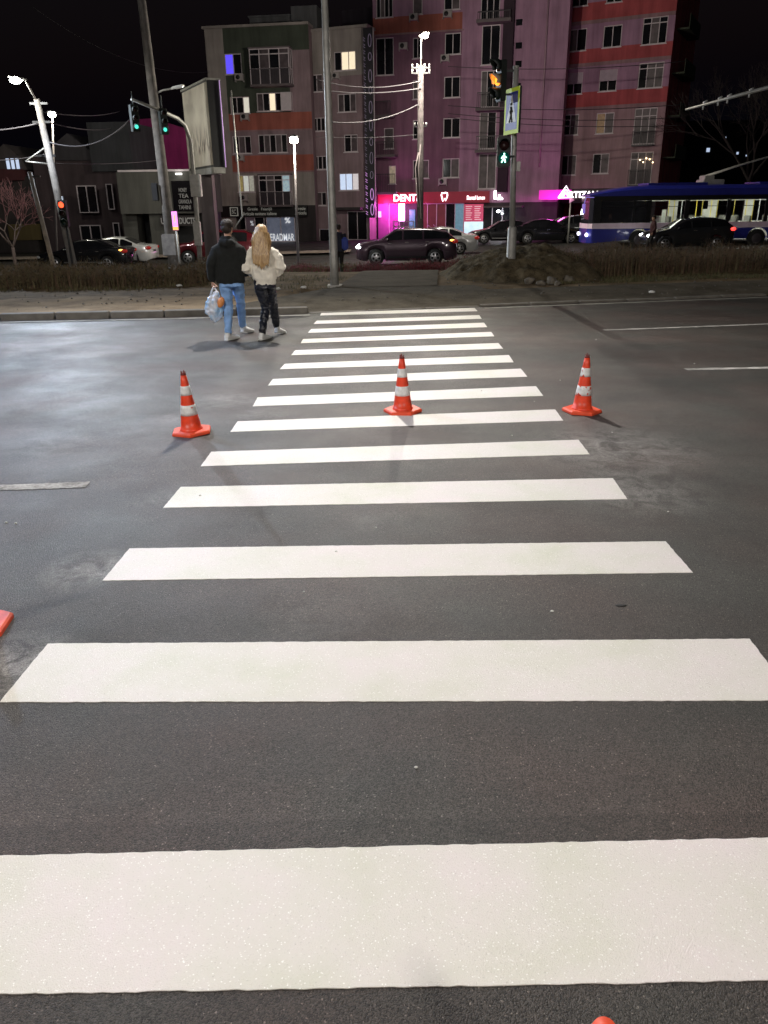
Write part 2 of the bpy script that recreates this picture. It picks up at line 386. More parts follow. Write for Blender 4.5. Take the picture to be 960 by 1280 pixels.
b.add(gg, [(2*i, 2*i+2, 2*i+3, 2*i+1) for i in range(5)], 0); struct(b.build('pavement', soil('far_road_lit_beige', (0.22, 0.18, 0.15), (0.38, 0.32, 0.27), .8, 12), fixn=False))  # pale beige strip stands in for light on the far road
b = MB()
for px, py in [(602, 489), (668, 502), (700, 476), (765, 541), (745, 425), (868, 455), (895, 376), (905, 378), (470, 660), (20, 655), (8, 654), (300, 432), (560, 470), (640, 545), (250, 620), (420, 690), (835, 640), (690, 765), (380, 740), (520, 960)]:
    p = gnd(px, py); r = random.uniform(.006, .014); b.ell((p.x, p.y, r*.5), (r, r*.7, r*.5), 6, 4)
struct(b.build('gravel', mat('pale_chips', (.6, .58, .54), .7), fixn=False), 'stuff', 'pale paint chips and grit on the road')
p = gnd(776, 757); b = MB(); b.ell((p.x, p.y, .0015), (.032, .016, .003), 9, 5); struct(b.build('gravel', mat('tar_blob', (.012, .012, .012), .6), fixn=False), 'stuff', 'dark crumb of tar on the road')
# zebra bars
BARS = [[(-75, 1072), (1030, 1046), (1060, 1224), (-110, 1245)], [(60, 805), (937, 799), (996, 876), (0, 878)],
 [(162, 686), (832, 677), (866, 716), (128, 726)], [(226, 609), (766, 598), (784, 624), (204, 635)], [(264, 565), (723, 550), (737, 568), (251, 583)],
 [(297, 527), (694, 512), (704, 526), (288, 540)], [(322, 497), (670, 483), (679, 495), (316, 508)], [(341, 474), (651, 461), (659, 471), (335, 482)],
 [(356, 455), (636, 444), (642, 453), (350, 461.5)], [(369, 438), (623, 429), (629, 436), (364, 444)], [(379, 424), (614, 415), (618, 420.5), (376, 429)],
 [(389, 411.5), (605, 403.5), (609, 409), (385, 416)], [(396, 401), (599, 394), (602, 398.5), (392, 405)], [(402, 391), (593, 385), (597, 389), (400, 394.5)]]
for bi, B in enumerate(BARS):
    P = [gnd(*p) for p in B]; b = MB(); out = []
    for e in range(4):
        p, q = P[e], P[(e+1) % 4]; k = max(4, int((q-p).length/0.03)); n = Vector((-(q-p).y, (q-p).x, 0)).normalized()
        amp = 0.0022
        for i in range(k):
            t = i/k; w0 = p.lerp(q, t)
            wob = noise.noise((w0.x*.8, w0.y*.8, bi))*0.0015 + random.uniform(-amp, amp)
            out.append(w0+n*(wob if 0 < i < k else 0))
    k = len(out); vs = [(p.x, p.y, 0.003) for p in out]+[(p.x, p.y, -0.001) for p in out]
    b.add(vs, [tuple(range(k))]+[(i, (i+1) % k, k+(i+1) % k, k+i) for i in range(k)])
    o = b.build('zebra_bar', M_paint, fixn=False); struct(o)
# ------------------------------------------------------------------ foliage and rough things
def blades(b, n, region, hmin, hmax, lean=0.3, width=0.006, mi=(0,), seg=2, density=None):
    """n upright twigs / blades"""
    for _ in range(n):
        x, y, z0 = region()
        h = random.uniform(hmin, hmax); a = random.uniform(0, 6.28); l = random.uniform(0, lean)*h
        wv = Vector((math.cos(a+1.57), math.sin(a+1.57), 0))*width*random.uniform(.6, 1.4)
        d = Vector((math.cos(a)*l, math.sin(a)*l, h)); p = Vector((x, y, z0))
        mid = p+d*0.5+Vector((-math.cos(a)*l*.2, -math.sin(a)*l*.2, 0)); tip = p+d
        b.add([p-wv, p+wv, mid+wv*.7, mid-wv*.7, tip], [(0, 1, 2, 3), (3, 2, 4)], random.choice(mi))
M_tw1 = mat('dry_twig_brown', (0.17, 0.105, 0.065), 0.8, var=0.4, vscale=8)
M_tw2 = mat('dry_twig_olive', (0.17, 0.14, 0.07), 0.8, var=0.4, vscale=8)
M_tw3 = mat('dark_leaf', (0.05, 0.045, 0.025), 0.7, var=0.4, vscale=8)
M_gr = mat('pale_grass', (0.17, 0.14, 0.07), 0.8, var=0.35, vscale=4)
M_gr2 = mat('green_grass', (0.07, 0.09, 0.03), 0.7, var=0.35, vscale=4)
M_redtw = mat('red_lit_twig', (0.22, 0.03, 0.04), 0.7, var=0.4, vscale=6)  # red light on the low hedges, put into the twig colour
def hedge(name, label, pts, depth, h, n, mats, leafy=0.4, z=0.1, tall=True, lean=0.25):
    """pts: front base polyline"""
    b = MB(); segs = [(Vector(pts[i]), Vector(pts[i+1])) for i in range(len(pts)-1)]; tot = sum((q-p).length for p, q in segs)
    def reg():
        t = random.random()*tot
        for p, q in segs:
            l = (q-p).length
            if t <= l: break
            t -= l
        u = (q-p).normalized(); nn = Vector((-u.y, u.x)); d = random.random()*depth
        c = p+u*t+nn*d; return c
    for _ in range(n):
        c = reg(); env = 0.72+0.45*noise.noise((c.x*0.9, c.y*0.9, 5))+0.18*noise.noise((c.x*4, c.y*4, 9))
        hh = h*env*random.uniform(0.55, 1.05); a = random.uniform(0, 6.28); l = random.uniform(0, lean)*hh
        base = Vector((c.x, c.y, z+gz(c.x, c.y))); tip = base+Vector((math.cos(a)*l, math.sin(a)*l, hh)); wv = Vector((math.cos(a+1.57), math.sin(a+1.57), 0))*random.uniform(.004, .011)
        mi = random.randrange(len(mats)-1)
        b.add([base-wv, base+wv, tip], [(0, 1, 2)], mi)
        for k in range(2):
            s = base.lerp(tip, random.uniform(.3, .9)); a2 = random.uniform(0, 6.28); e = s+Vector((math.cos(a2), math.sin(a2), random.uniform(.4, 1.4)))*random.uniform(.05, .14)
            b.add([s-wv*.6, s+wv*.6, e], [(0, 1, 2)], mi)
        if random.random() < leafy:
            for k in range(3):
                s = base.lerp(tip, random.uniform(.1, .95))+Vector([random.uniform(-.06, .06) for _ in range(3)])
                q = Vector([random.uniform(-1, 1) for _ in range(3)])*.028; r = Vector([random.uniform(-1, 1) for _ in range(3)])*.018
                b.add([s-q, s+r, s+q, s-r], [(0, 1, 2, 3)], len(mats)-1)
    o = b.build(name, mats, fixn=False); tag(o, label, 'hedge'); return o
def g2(x, y, z=0.1): p = gnd(x, y, z); return (p.x, p.y)
hedge('hedge', 'long low brown hedge behind the sandy strip left of the path', [(-16, 22.5), g2(0, 362), g2(130, 360), g2(258, 357)], 2.4, 0.68, 21000, [M_tw1, M_tw2, M_tw3])
hedge('hedge', 'tall dry twiggy hedge in front of the trolleybus', [g2(652, 347), g2(760, 346), g2(860, 343), g2(990, 338), (17, 25.5)], 2.6, 0.92, 17000, [M_tw1, M_tw2, M_tw1, M_tw3], leafy=0.3)
hedge('hedge', 'low hedge with red light painted in, crossing behind the far end of the path, before the estate car', [(-5.2, 31.5), (1.0, 31.9), (7, 32.4)], 1.4, 0.62, 14000, [M_redtw, M_redtw, M_tw3], leafy=.6)
hedge('hedge', 'low hedge with red light painted in, behind the earth mound right of the path', [(1.7, 28.8), (8.5, 29.8)], 1.8, 0.8, 5200, [M_redtw, M_tw1, M_tw3], leafy=.4)
# low rounded shrubs along the foot of the right hedge
for i, (px, py, r, lb) in enumerate([(700, 338, .5, 'dark twiggy shrub just right of the rock pile, at the hedge foot'), (742, 340, .42, 'small dark shrub between the rocks and the rounder shrub'), (848, 338, .55, 'round brown shrub at the hedge foot below the hatchback'),
                                     (800, 339, .38, 'small brown shrub at the hedge foot left of the round one'), (945, 333, .6, 'dark green round shrub at the right end of the hedge')]):
    c = gnd(px, py, .1); b = MB()
    for _ in range(900):
        d = Vector([random.gauss(0, 1) for _ in range(3)]).normalized(); d.z = abs(d.z); rr = r*random.uniform(.5, 1.03)
        p = c+Vector((d.x*rr, d.y*rr, d.z*rr*.8)); q = Vector([random.uniform(-1, 1) for _ in range(3)])*.05; s = Vector([random.uniform(-1, 1) for _ in range(3)])*.012
        b.add([p-q, p+s, p+q, p-s], [(0, 1, 2, 3)], random.choice((0, 0, 1)))
    tag(b.build('shrub', [M_tw1 if i != 4 else M_gr2, M_tw3], fixn=False), lb, 'shrub', 'shrubs along the hedge foot')
# grass and litter of the median
b = MB()
def regL():
    while True:
        x = random.uniform(-15, -1.4); y = random.uniform(19.2, 23 if x < -4.5 else 27.5)
        if noise.noise((x*.7, y*.7, 1)) > -0.15: return x, y, .1
blades(b, 9000, regL, .03, .10, .8, .006, (0, 1, 0))
def regR():
    while True:
        x = random.uniform(3.6, 14); y = 19.7+(x-3.6)*.22+abs(random.gauss(0, .9))
        if noise.noise((x*.8, y*.8, 7)) > -0.2: return x, y, .1
blades(b, 8000, regR, .03, .10, .8, .006, (0, 1, 0))
struct(b.build('grass', [M_gr, M_gr2], fixn=False), 'stuff', 'thin dry grass on the median')
b = MB()
for _ in range(700):
    x = random.uniform(-14, 13); y = random.uniform(16.5, 23)+x*.12; s = random.uniform(.01, .03)
    b.ell((x, y, .125), (s, s*random.uniform(.6, 1), s*.6), 6, 4)
struct(b.build('gravel', M_conc, fixn=False), 'stuff', 'scattered pebbles on the median')
# earth mound
def mound():
    b = MB(); n = 90; cx, cy = 3.35, 22.5; rx, ry, H = 2.2, 2.45, 0.72; vs = []; fs = []
    for i in range(n+1):
        for j in range(n+1):
            u = -1.1+2.2*i/n; v = -1.1+2.2*j/n; x = cx+u*rx; y = cy+v*ry
            rr = math.hypot(u, v)*(1+.16*noise.noise((u*2, v*2, 3)))
            h = max(0, 1-rr**2.1)**0.9
            k = H*h*(1+.22*noise.noise((x*.9, y*.9, 2)))+0.10*noise.noise((x*2.6, y*2.6, 4))*min(1, h*3)+.06*noise.noise((x*6, y*6, 4))*min(1, h*3)+.03*noise.noise((x*15, y*15, 1))*min(1, h*3)
            vs.append((x, y, .08+k-(.08 if rr > 1.02 else 0)))
    for i in range(n):
        for j in range(n): fs.append((i*(n+1)+j, (i+1)*(n+1)+j, (i+1)*(n+1)+j+1, i*(n+1)+j+1))
    b.add(vs, fs, 0, True)
    for _ in range(5200):
        i = random.randrange(len(vs)); p = Vector(vs[i])
        if p.z < .15: continue
        a = random.uniform(0, 6.28); d = Vector((math.cos(a), math.sin(a), random.uniform(.1, .9)))*random.uniform(.04, .13); wv = Vector((-d.y, d.x, 0)).normalized()*.005
        b.add([p-wv, p+wv, p+d], [(0, 1, 2)], random.choice((1, 2, 3)))
    tag(b.build('earth_mound', [soil('mound_earth', (0.045, 0.036, 0.022), (0.19, 0.15, 0.09), 3.2, 40), M_tw2, M_gr, M_tw3]), 'heap of dug earth with dry weeds on the right of the path', 'earth mound')
mound()
def rock(c, s, seed):
    b = MB(); b.ell((0, 0, 0), (s, s*.8, s*.6), 12, 8)
    b.v = [tuple(Vector(v)*(1+.7*noise.noise(Vector(v)/s*1.6+Vector((seed, 0, 0))))) for v in b.v]
    o = b.build('rock', mat('pale_stone', (0.20, 0.175, 0.14), .9, var=.4, vscale=9, bump=.8)); o.location = c; o.rotation_euler = (random.uniform(-.4, .4), random.uniform(-.4, .4), random.uniform(0, 3)); return o
RK = [(662, 354, .13, 'small pale stone nearest the signal post, at the left end of the rock pile'), (680, 349, .22, 'large flat stone on the left of the rock pile'), (676, 356, .11, 'small stone at the front left of the rock pile'),
      (690, 354, .15, 'lumpy pale stone at the middle front of the rock pile'), (702, 347, .2, 'big pale stone at the right of the rock pile'), (697, 356, .09, 'tiny stone in front of the rock pile middle'), (711, 352, .14, 'rounded stone at the right end of the rock pile'), (668, 349, .12, 'dull stone behind the small one at the left of the pile')]
for i, (px, py, s, lb) in enumerate(RK):
    p = gnd(px, py, .12); tag(rock((p.x, p.y, .12+s*.35), s, i*3.1), lb, 'rock', 'stones heaped beside the signal post')
# crumpled litter
for px, py, lb in [(224, 358, 'white crumpled paper lying before the left hedge'), (347, 362, 'white scrap of paper on the grass beside the woman'), (380, 360, 'white scrap of litter on the grass left of the tall lamp post'), (815, 366, 'white scrap of litter in the gutter before the right hedge')]:
    p = gnd(px, py, .13); b = MB(); b.ell((0, 0, 0), (.07, .05, .03), 9, 6); b.v = [tuple(Vector(v)*(1+.6*noise.noise(Vector(v)*40+Vector((px, 0, 0))))) for v in b.v]
    o = b.build('litter', mat('litter_white', (.75, .75, .72), .6)); o.location = p+Vector((0, 0, .02)); tag(o, lb, 'litter', 'scraps of litter')
# ------------------------------------------------------------------ traffic cones
M_or = mat('cone_orange', (0.74, 0.058, 0.018), 0.42, var=0.18, vscale=14, bump=.06, bscale=30)
M_or2 = mat('cone_base_orange', (0.82, 0.085, 0.03), 0.5, var=0.2, vscale=10, bump=.12, bscale=40)
def band_mat(name, worn):
    M = mat(name, (0.72, 0.72, 0.70), 0.3, var=0.2, vscale=20)
    nt = M.node_tree; N = nt.nodes; L = nt.links; b = N['Principled BSDF']; src = b.inputs['Base Color'].links[0].from_socket
    tc = N.new('ShaderNodeTexCoord'); nz = N.new('ShaderNodeTexNoise'); nz.inputs['Scale'].default_value = 22; nz.inputs['Detail'].default_value = 6; L.new(tc.outputs['Object'], nz.inputs['Vector'])
    mr = N.new('ShaderNodeMapRange'); L.new(nz.outputs['Fac'], mr.inputs[0]); mr.inputs[1].default_value = worn; mr.inputs[2].default_value = worn+.03
    mx = N.new('ShaderNodeMix'); mx.data_type = 'RGBA'; L.new(mr.outputs[0], mx.inputs[0]); L.new(src, mx.inputs[6]); mx.inputs[7].default_value = (0.6, 0.06, 0.03, 1); L.new(mx.outputs[2], b.inputs['Base Color'])
    return M
def cone(loc, rz, label, worn, tilt=(0, 0), tipm=None):
    t = thing('traffic_cone', label, 'traffic cone', loc, rz, 'striped cones guarding the fresh crossing'); t.rotation_euler = (tilt[0], tilt[1], rz)
    b = MB(); n = 6; R = .188
    poly = [Vector((R*math.cos(2*math.pi*(i+.5)/n)*1.05, R*math.sin(2*math.pi*(i+.5)/n)*1.05, 0)) for i in range(n)]
    poly2 = [p*.93 for p in poly]; vs = poly+[p+Vector((0, 0, .022)) for p in poly]+[p+Vector((0, 0, .034)) for p in poly2]
    fs = [tuple(range(n))[::-1], tuple(range(2*n, 3*n))]
    for k in (0, n):
        fs += [(k+i, k+(i+1) % n, k+n+(i+1) % n, k+n+i) for i in range(n)]
    b.add(vs, fs); b.build('base', M_or2, t, bevel=.0015, seg=1)
    H = .565
    def rad(z): return .098+(0.022-.098)*(z-.03)/(H-.03)
    def ring(b, z0, z1, dr, k=3, mi=0):
        zs = [z0+(z1-z0)*i/k for i in range(k+1)]; b.tube([(0, 0, z) for z in zs], [rad(z)+dr for z in zs], 28, mi)
    b = MB(); b.tube([(0, 0, .03), (0, 0, .042), (0, 0, .055)], [.108, .104, rad(.055)], 28); ring(b, .055, H-.02, 0, 8); b.build('cone_body', M_or, t)
    for z0, z1 in ((.175, .27), (.36, .445)):
        b = MB(); ring(b, z0, z1, .0025); b.build('reflective_band', band_mat('reflective_band_%d' % int(worn*100), worn), t)
    b = MB(); b.tube([(0, 0, H-.021), (0, 0, H-.01), (0, 0, H)], [rad(H-.02)+.003, .024, .020], 20)
    for k in range(0 if tipm else 5):
        a = k*1.25; b.tube([(.017*math.cos(a), .017*math.sin(a), H-.01), (.019*math.cos(a), .019*math.sin(a), H+.012+.01*(k % 2))], [.006, .004], 6)
    b.build('tip', tipm or mat('cone_tip_dark', (0.16, 0.02, 0.015), .6), t)
    return t
cone(gnd(240, 540.5), R_(10), 'striped orange cone standing left of the crossing bars', .66, (0.0, R_(-2.5)))
cone(gnd(503.5, 514.5), R_(25), 'striped orange cone standing on a white bar mid crossing', .80, (0, R_(-1.0)))
cone(gnd(727, 514.5), R_(18), 'striped orange cone with torn reflective bands right of the crossing', .565, (0, R_(1.5)))
cone(gnd(-34, 786), R_(8), 'orange cone cut by the left edge, only its base corner showing', .7)
tp = gnd(757, 1281, .57); cone((tp.x, tp.y, 0), R_(0), 'orange cone at the bottom edge, only its tip showing', .7, tipm=M_or2)
# ------------------------------------------------------------------ people
def remesh(b, name, M, parent, voxel, smooth=3, fold=0.0, fscale=(6, 6, 3), seed=0.0, strands=0.0):
    me = bpy.data.meshes.new(name); me.from_pydata(b.v, [], b.f); o = bpy.data.objects.new(name, me); col.objects.link(o)
    bm = bmesh.new(); bm.from_mesh(me); bmesh.ops.recalc_face_normals(bm, faces=bm.faces); bm.to_mesh(me); bm.free()
    r = o.modifiers.new('r', 'REMESH'); r.mode = 'VOXEL'; r.voxel_size = voxel
    s = o.modifiers.new('s', 'SMOOTH'); s.iterations = smooth; s.factor = .5
    bpy.context.view_layer.update()
    m2 = bpy.data.meshes.new_from_object(o.evaluated_get(bpy.context.evaluated_depsgraph_get()))
    o.modifiers.clear(); o.data = m2; m2.name = name; bpy.data.meshes.remove(me)
    if fold or strands:
        nv = [(v.co.copy(), v.normal.copy()) for v in m2.vertices]
        for v, (c, n) in zip(m2.vertices, nv):
            d = fold*(noise.noise((c.x*fscale[0]+seed, c.y*fscale[1], c.z*fscale[2]))+.5*noise.noise((c.x*fscale[0]*2.3+seed, c.y*fscale[1]*2.3, c.z*fscale[2]*2.3)))
            if strands: d += strands*noise.noise((c.x*45, c.y*45, c.z*2.5+seed))
            v.co = c+n*d
    m2.materials.clear(); m2.materials.append(M)
    for p in m2.polygons: p.use_smooth = True
    o.parent = parent; return o
def hand(b, wrist, d, palm, side, curl=1.0, s=1.0):
    """palm + 5 curled fingers. d: hand direction, palm: palm normal direction, side: thumb side direction"""
    d = Vector(d).normalized(); pn = Vector(palm).normalized(); sd = Vector(side).normalized(); w = Vector(wrist)
    b.tube([w, w+d*.03*s, w+d*.085*s], [(.022*s, .028*s), (.017*s, .038*s), (.014*s, .042*s)], 10, up=tuple(pn))
    for i in range(4):
        base = w+d*.08*s+sd*(.030-.020*i)*s; L = [.07, .078, .072, .056][i]*s; p = [base-d*.02*s, base]; a = 0.25
        cur = base
        for k in range(3):
            a += curl*[.35, .75, .6][k]; cur = cur+(d*math.cos(a)+pn*math.sin(a))*L*[.45, .32, .25][k]; p.append(cur)
        b.tube(p, [.0095*s, .0095*s, .009*s, .0085*s, .0065*s], 8)
    base = w+d*.025*s+sd*.028*s
    b.tube([base, base+(d*.6+sd*.7+pn*.3)*.035*s, base+(d*.8+sd*.35+pn*.8)*.06*s, base+(d*.9+pn*1.0)*.078*s], [.013*s, .012*s, .010*s, .008*s], 8)
def head(b, c, s=1.0, yaw=0.0):
    """head of ~0.23 m centred at c, facing +y before yaw"""
    Rz = Matrix.Rotation(yaw, 3, 'Z'); c = Vector(c)
    def P(x, y, z): return c+Rz @ Vector((x*s, y*s, z*s))
    b.ell(P(0, -.012, .02), (.076*s, .093*s, .095*s), 18, 14, rot=Rz); b.ell(P(0, .025, -.045), (.058*s, .062*s, .065*s), 14, 10, rot=Rz)
    b.ell(P(0, .055, -.085), (.028*s, .03*s, .024*s), 10, 8, rot=Rz)                       # chin
    b.tube([P(0, .078, .02), P(0, .098, -.012), P(0, .09, -.025)], [.009*s, .014*s, .012*s], 8)  # nose
    for k in (-1, 1):
        b.ell(P(k*.077, -.005, -.005), (.010*s, .02*s, .032*s), 10, 8, rot=Rz)               # ear
        b.ell(P(k*.032, .07, .018), (.014*s, .012*s, .010*s), 8, 6, rot=Rz)                  # eye mound
    b.ell(P(0, .08, -.05), (.024*s, .012*s, .009*s), 8, 6, rot=Rz)                         # lips
    b.tube([c+Vector((0, -.02*s, -.16*s)), c+Vector((0, -.015*s, -.05*s))], [.055*s, .052*s], 14)
M_skin = mat('skin', (0.50, 0.29, 0.20), .5, var=.08, vscale=10)
def sneaker(b, bs, heel, toe_dir, pitch=0.0, s=1.0):
    """heel: ground point of the heel; toe_dir 2D; pitch raises heel"""
    d = Vector((toe_dir[0], toe_dir[1], 0)).normalized(); d = (d*math.cos(pitch)-Vector((0, 0, 1))*math.sin(pitch)); side = Vector((-d.y, d.x, 0)).normalized(); up = side.cross(d)*-1
    if up.z < 0: up = -up
    h = Vector(heel)
    def P(a, u, w=0): return h+d*a*s+up*u*s+side*w*s
    b.tube([P(-.005, .055), P(.05, .05), P(.12, .042), P(.19, .033), P(.255, .028), P(.275, .025)], [(.045*s, .036*s), (.05*s, .038*s), (.042*s, .044*s), (.030*s, .048*s), (.022*s, .042*s), (.008*s, .02*s)], 14, up=tuple(up))
    b.tube([P(.03, .05), P(.035, .11)], [.042*s, .038*s], 12)
    bs.tube([P(-.012, .014), P(.06, .014), P(.14, .013), P(.2, .013), P(.26, .014), P(.283, .017)], [(.014*s, .036*s), (.014*s, .040*s), (.014*s, .045*s), (.014*s, .049*s), (.013*s, .042*s), (.010*s, .02*s)], 14, up=tuple(up))
M_blk = mat('black_hoodie_cloth', (0.008, 0.009, 0.008), .95, var=.3, vscale=20, bump=.2, bscale=120)
M_jean = mat('light_blue_denim', (0.24, 0.42, 0.74), .85, var=.28, vscale=7, bump=.25, bscale=150)
M_cream = mat('cream_fleece', (0.80, 0.75, 0.64), .95, var=.12, vscale=12, bump=.6, bscale=90)
M_leg = mat('black_shiny_trousers', (0.012, 0.014, 0.022), .32, var=.5, vscale=8, bump=.3, bscale=25)
M_shoe = mat('white_sneaker', (0.78, 0.78, 0.75), .5, var=.08, vscale=20)
M_sole = mat('sneaker_sole', (0.6, 0.6, 0.56), .6)
M_brn = mat('dark_brown_hair', (0.02, 0.012, 0.008), .75, var=.5, vscale=30)
def hair_mat():
    M = mat('long_blond_hair', (0.40, 0.25, 0.10), .38, var=.1); nt = M.node_tree; N = nt.nodes; L = nt.links; b = N['Principled BSDF']
    tc = N.new('ShaderNodeTexCoord'); mp = N.new('ShaderNodeMapping'); mp.inputs['Scale'].default_value = (60, 60, 3); L.new(tc.outputs['Object'], mp.inputs[0])
    nz = N.new('ShaderNodeTexNoise'); nz.inputs['Scale'].default_value = 1.5; nz.inputs['Detail'].default_value = 4; L.new(mp.outputs[0], nz.inputs['Vector'])
    cr = N.new('ShaderNodeValToRGB'); e = cr.color_ramp.elements; e[0].position = .35; e[1].position = .68; e[0].color = (.24, .13, .05, 1); e[1].color = (.56, .38, .18, 1)
    L.new(nz.outputs['Fac'], cr.inputs[0]); L.new(cr.outputs[0], b.inputs['Base Color'])
    bp = N.new('ShaderNodeBump'); bp.inputs['Strength'].default_value = .6; bp.inputs['Distance'].default_value = .01; L.new(nz.outputs['Fac'], bp.inputs['Height']); L.new(bp.outputs[0], b.inputs['Normal'])
    return M
M_blond = hair_mat()
# --- man (walks away from the camera), local x right, y forward
pm = gnd(294, 425); man = thing('person', 'man in black hooded jacket, light blue jeans and white sneakers carrying a plastic bag', 'person', (pm.x, pm.y, 0), R_(6))
# ankles / knees / hips
mLa, mLk, mLh = (-.13, -.04, .12), (-.075, .12, .50), (-.09, .02, .93)
mRa, mRk, mRh = (.085, .60, .13), (.095, .40, .52), (.09, .02, .93)
mLa = (-.10, -.02, .11)
b = MB()
b.tube([(0, .02, .88), (0, .02, 1.0), (0, .03, 1.15), (0, .02, 1.30), (0, 0, 1.40), (0, .0, 1.5)], [(.165, .11), (.15, .10), (.155, .10), (.175, .11), (.14, .09), (.06, .06)], 18, up=(1, 0, 0))
for h, k, a in ((mLh, mLk, mLa), (mRh, mRk, mRa)): b.tube([h, Vector(h).lerp(Vector(k), .5), k, Vector(k).lerp(Vector(a), .35), a], [.085, .075, .055, .055, .037], 12); b.ell(Vector(a)+Vector((0, .05, -.05)), (.04, .1, .035))
mLs, mLe, mLw = (-.165, 0, 1.36), (-.27, -.04, 1.14), (-.285, .06, .90)
mRs, mRe, mRw = (.165, 0, 1.36), (.27, .0, 1.15), (.22, .22, .98)
for s_, e_, w_ in ((mLs, mLe, mLw), (mRs, mRe, mRw)): b.tube([s_, e_, w_], [.05, .04, .026], 10)
hand(b, mLw, (-.02, .08, -1), (1, .0, 0), (0, 1, 0), 1.5)
hand(b, mRw, (-.3, .5, -.5), (-1, 0, 0), (0, .3, 1), 1.0)
head(b, (0.01, .04, 1.665), 1.0, R_(-28))
remesh(b, 'body', M_skin, man, .006, 2)
b = MB()
b.tube([(0, .02, .865), (0, .02, .90), (0, .02, 1.02), (0, .025, 1.2), (0, .01, 1.34), (0, .0, 1.40), (0, -.005, 1.46), (0, 0, 1.50)], [(.205, .15), (.215, .155), (.215, .155), (.225, .155), (.235, .145), (.215, .13), (.145, .11), (.085, .08)], 22, up=(1, 0, 0))
for s_, e_, w_, k in ((mLs, mLe, mLw, -1), (mRs, mRe, mRw, 1)):
    s_, e_, w_ = Vector(s_), Vector(e_), Vector(w_)
    b.tube([s_+Vector((-k*.05, 0, .03)), s_+Vector((k*.012, 0, -.015)), s_.lerp(e_, .5)+Vector((k*.0, 0, 0)), e_, e_.lerp(w_, .5), e_.lerp(w_, .93), e_.lerp(w_, 1.0)], [.07, .085, .082, .075, .068, .056, .044], 14)
b.tube([(-.11, -.02, 1.44), (-.07, -.11, 1.46), (0, -.14, 1.45), (.07, -.11, 1.46), (.11, -.02, 1.44)], [.04, .055, .065, .055, .04], 12)       # hood lying on the back
b.tube([(-.09, .0, 1.49), (-.06, -.065, 1.52), (0, -.085, 1.525), (.06, -.065, 1.52), (.09, .0, 1.49)], [.035, .035, .035, .035, .035], 10)
remesh(b, 'jacket', M_blk, man, .011, 3, fold=.016, fscale=(7, 7, 5), seed=3)
b = MB()
b.tube([(0, .02, .98), (0, .02, .90), (0, .02, .82)], [(.175, .125), (.185, .13), (.18, .125)], 18, up=(1, 0, 0))
for h, k, a in ((mLh, mLk, mLa), (mRh, mRk, mRa)):
    h, k, a = Vector(h), Vector(k), Vector(a); b.tube([h+Vector((0, 0, .0)), h.lerp(k, .3), h.lerp(k, .7), k, k.lerp(a, .5), k.lerp(a, .9), k.lerp(a, 1.0)], [.098, .098, .084, .072, .064, .058, .056], 14)
remesh(b, 'jeans', M_jean, man, .010, 2, fold=.016, fscale=(9, 9, 11), seed=8)
b = MB(); bs = MB(); sneaker(b, bs, (-.125, -.09, 0), (.55, .85), 0.0, 1.12); b2 = MB(); bs2 = MB(); sneaker(b2, bs2, (.07, .54, .035), (.55, .85), .13, 1.08)
remesh(b, 'sneaker', M_shoe, man, .006, 1); bs.build('sole', M_sole, man); remesh(b2, 'sneaker', M_shoe, man, .006, 1); bs2.build('sole', M_sole, man)
b = MB(); Rz = Matrix.Rotation(R_(-28), 3, 'Z')
b.ell((0.01, .02, 1.712), (.092, .106, .078), 20, 14, rot=Rz); b.ell((0.0, -.015, 1.655), (.082, .078, .075), 18, 12, rot=Rz)
remesh(b, 'hair', M_brn, man, .006, 1, fold=.007, fscale=(18, 18, 14), seed=5, strands=.004)
# plastic bag held by the man
bt = thing('plastic_bag', 'white and pale blue plastic carrier bag hanging from the man\'s left hand', 'bag', (pm.x, pm.y, 0), R_(6))
hx, hy, hz = mLw[0]+.015, mLw[1]+.0, mLw[2]-.10
def bag_mat():
    M = mat('carrier_bag_film', (.75, .82, .92), .35, var=.1, trans=.25); nt = M.node_tree; N = nt.nodes; L = nt.links; b = N['Principled BSDF']
    tc = N.new('ShaderNodeTexCoord'); nz = N.new('ShaderNodeTexNoise'); nz.inputs['Scale'].default_value = 5.5; nz.inputs['Detail'].default_value = 3; L.new(tc.outputs['Object'], nz.inputs['Vector'])
    cr = N.new('ShaderNodeValToRGB'); e = cr.color_ramp.elements; e[0].position = .36; e[1].position = .6; e[0].color = (.35, .62, .88, 1); e[1].color = (.88, .86, .88, 1)
    L.new(nz.outputs['Fac'], cr.inputs[0]); L.new(cr.outputs[0], b.inputs['Base Color']); return M
b = MB(); b.tube([(hx+.02, hy, hz-.06), (hx+.01, hy, hz-.13), (hx-.02, hy, hz-.24), (hx-.02, hy, hz-.36), (hx+.0, hy, hz-.46), (hx+.02, hy, hz-.50)], [(.03, .025), (.075, .05), (.13, .08), (.145, .09), (.10, .07), (.03, .03)], 18, up=(1, 0, 0))
remesh(b, 'pouch', bag_mat(), bt, .009, 1, fold=.034, fscale=(14, 14, 9), seed=1)
b = MB()
for k in (-1, 1): b.tube([(hx+k*.06, hy+k*.01, hz-.13), (hx+k*.03, hy+k*.012, hz-.04), (hx, hy, hz+.015), (hx-.0, hy-k*.02, hz-.0)], [(.02, .006), (.014, .006), (.01, .006), (.006, .006)], 8)
b.build('handle', bag_mat(), bt)
b = MB(); b.ell((hx+.095, hy-.055, hz-.22), (.055, .045, .085), 14, 10, rot=Matrix.Rotation(.4, 3, 'Y')); b.build('orange_packet', mat('orange_packet', (.75, .28, .08), .5, var=.3, vscale=15), bt)
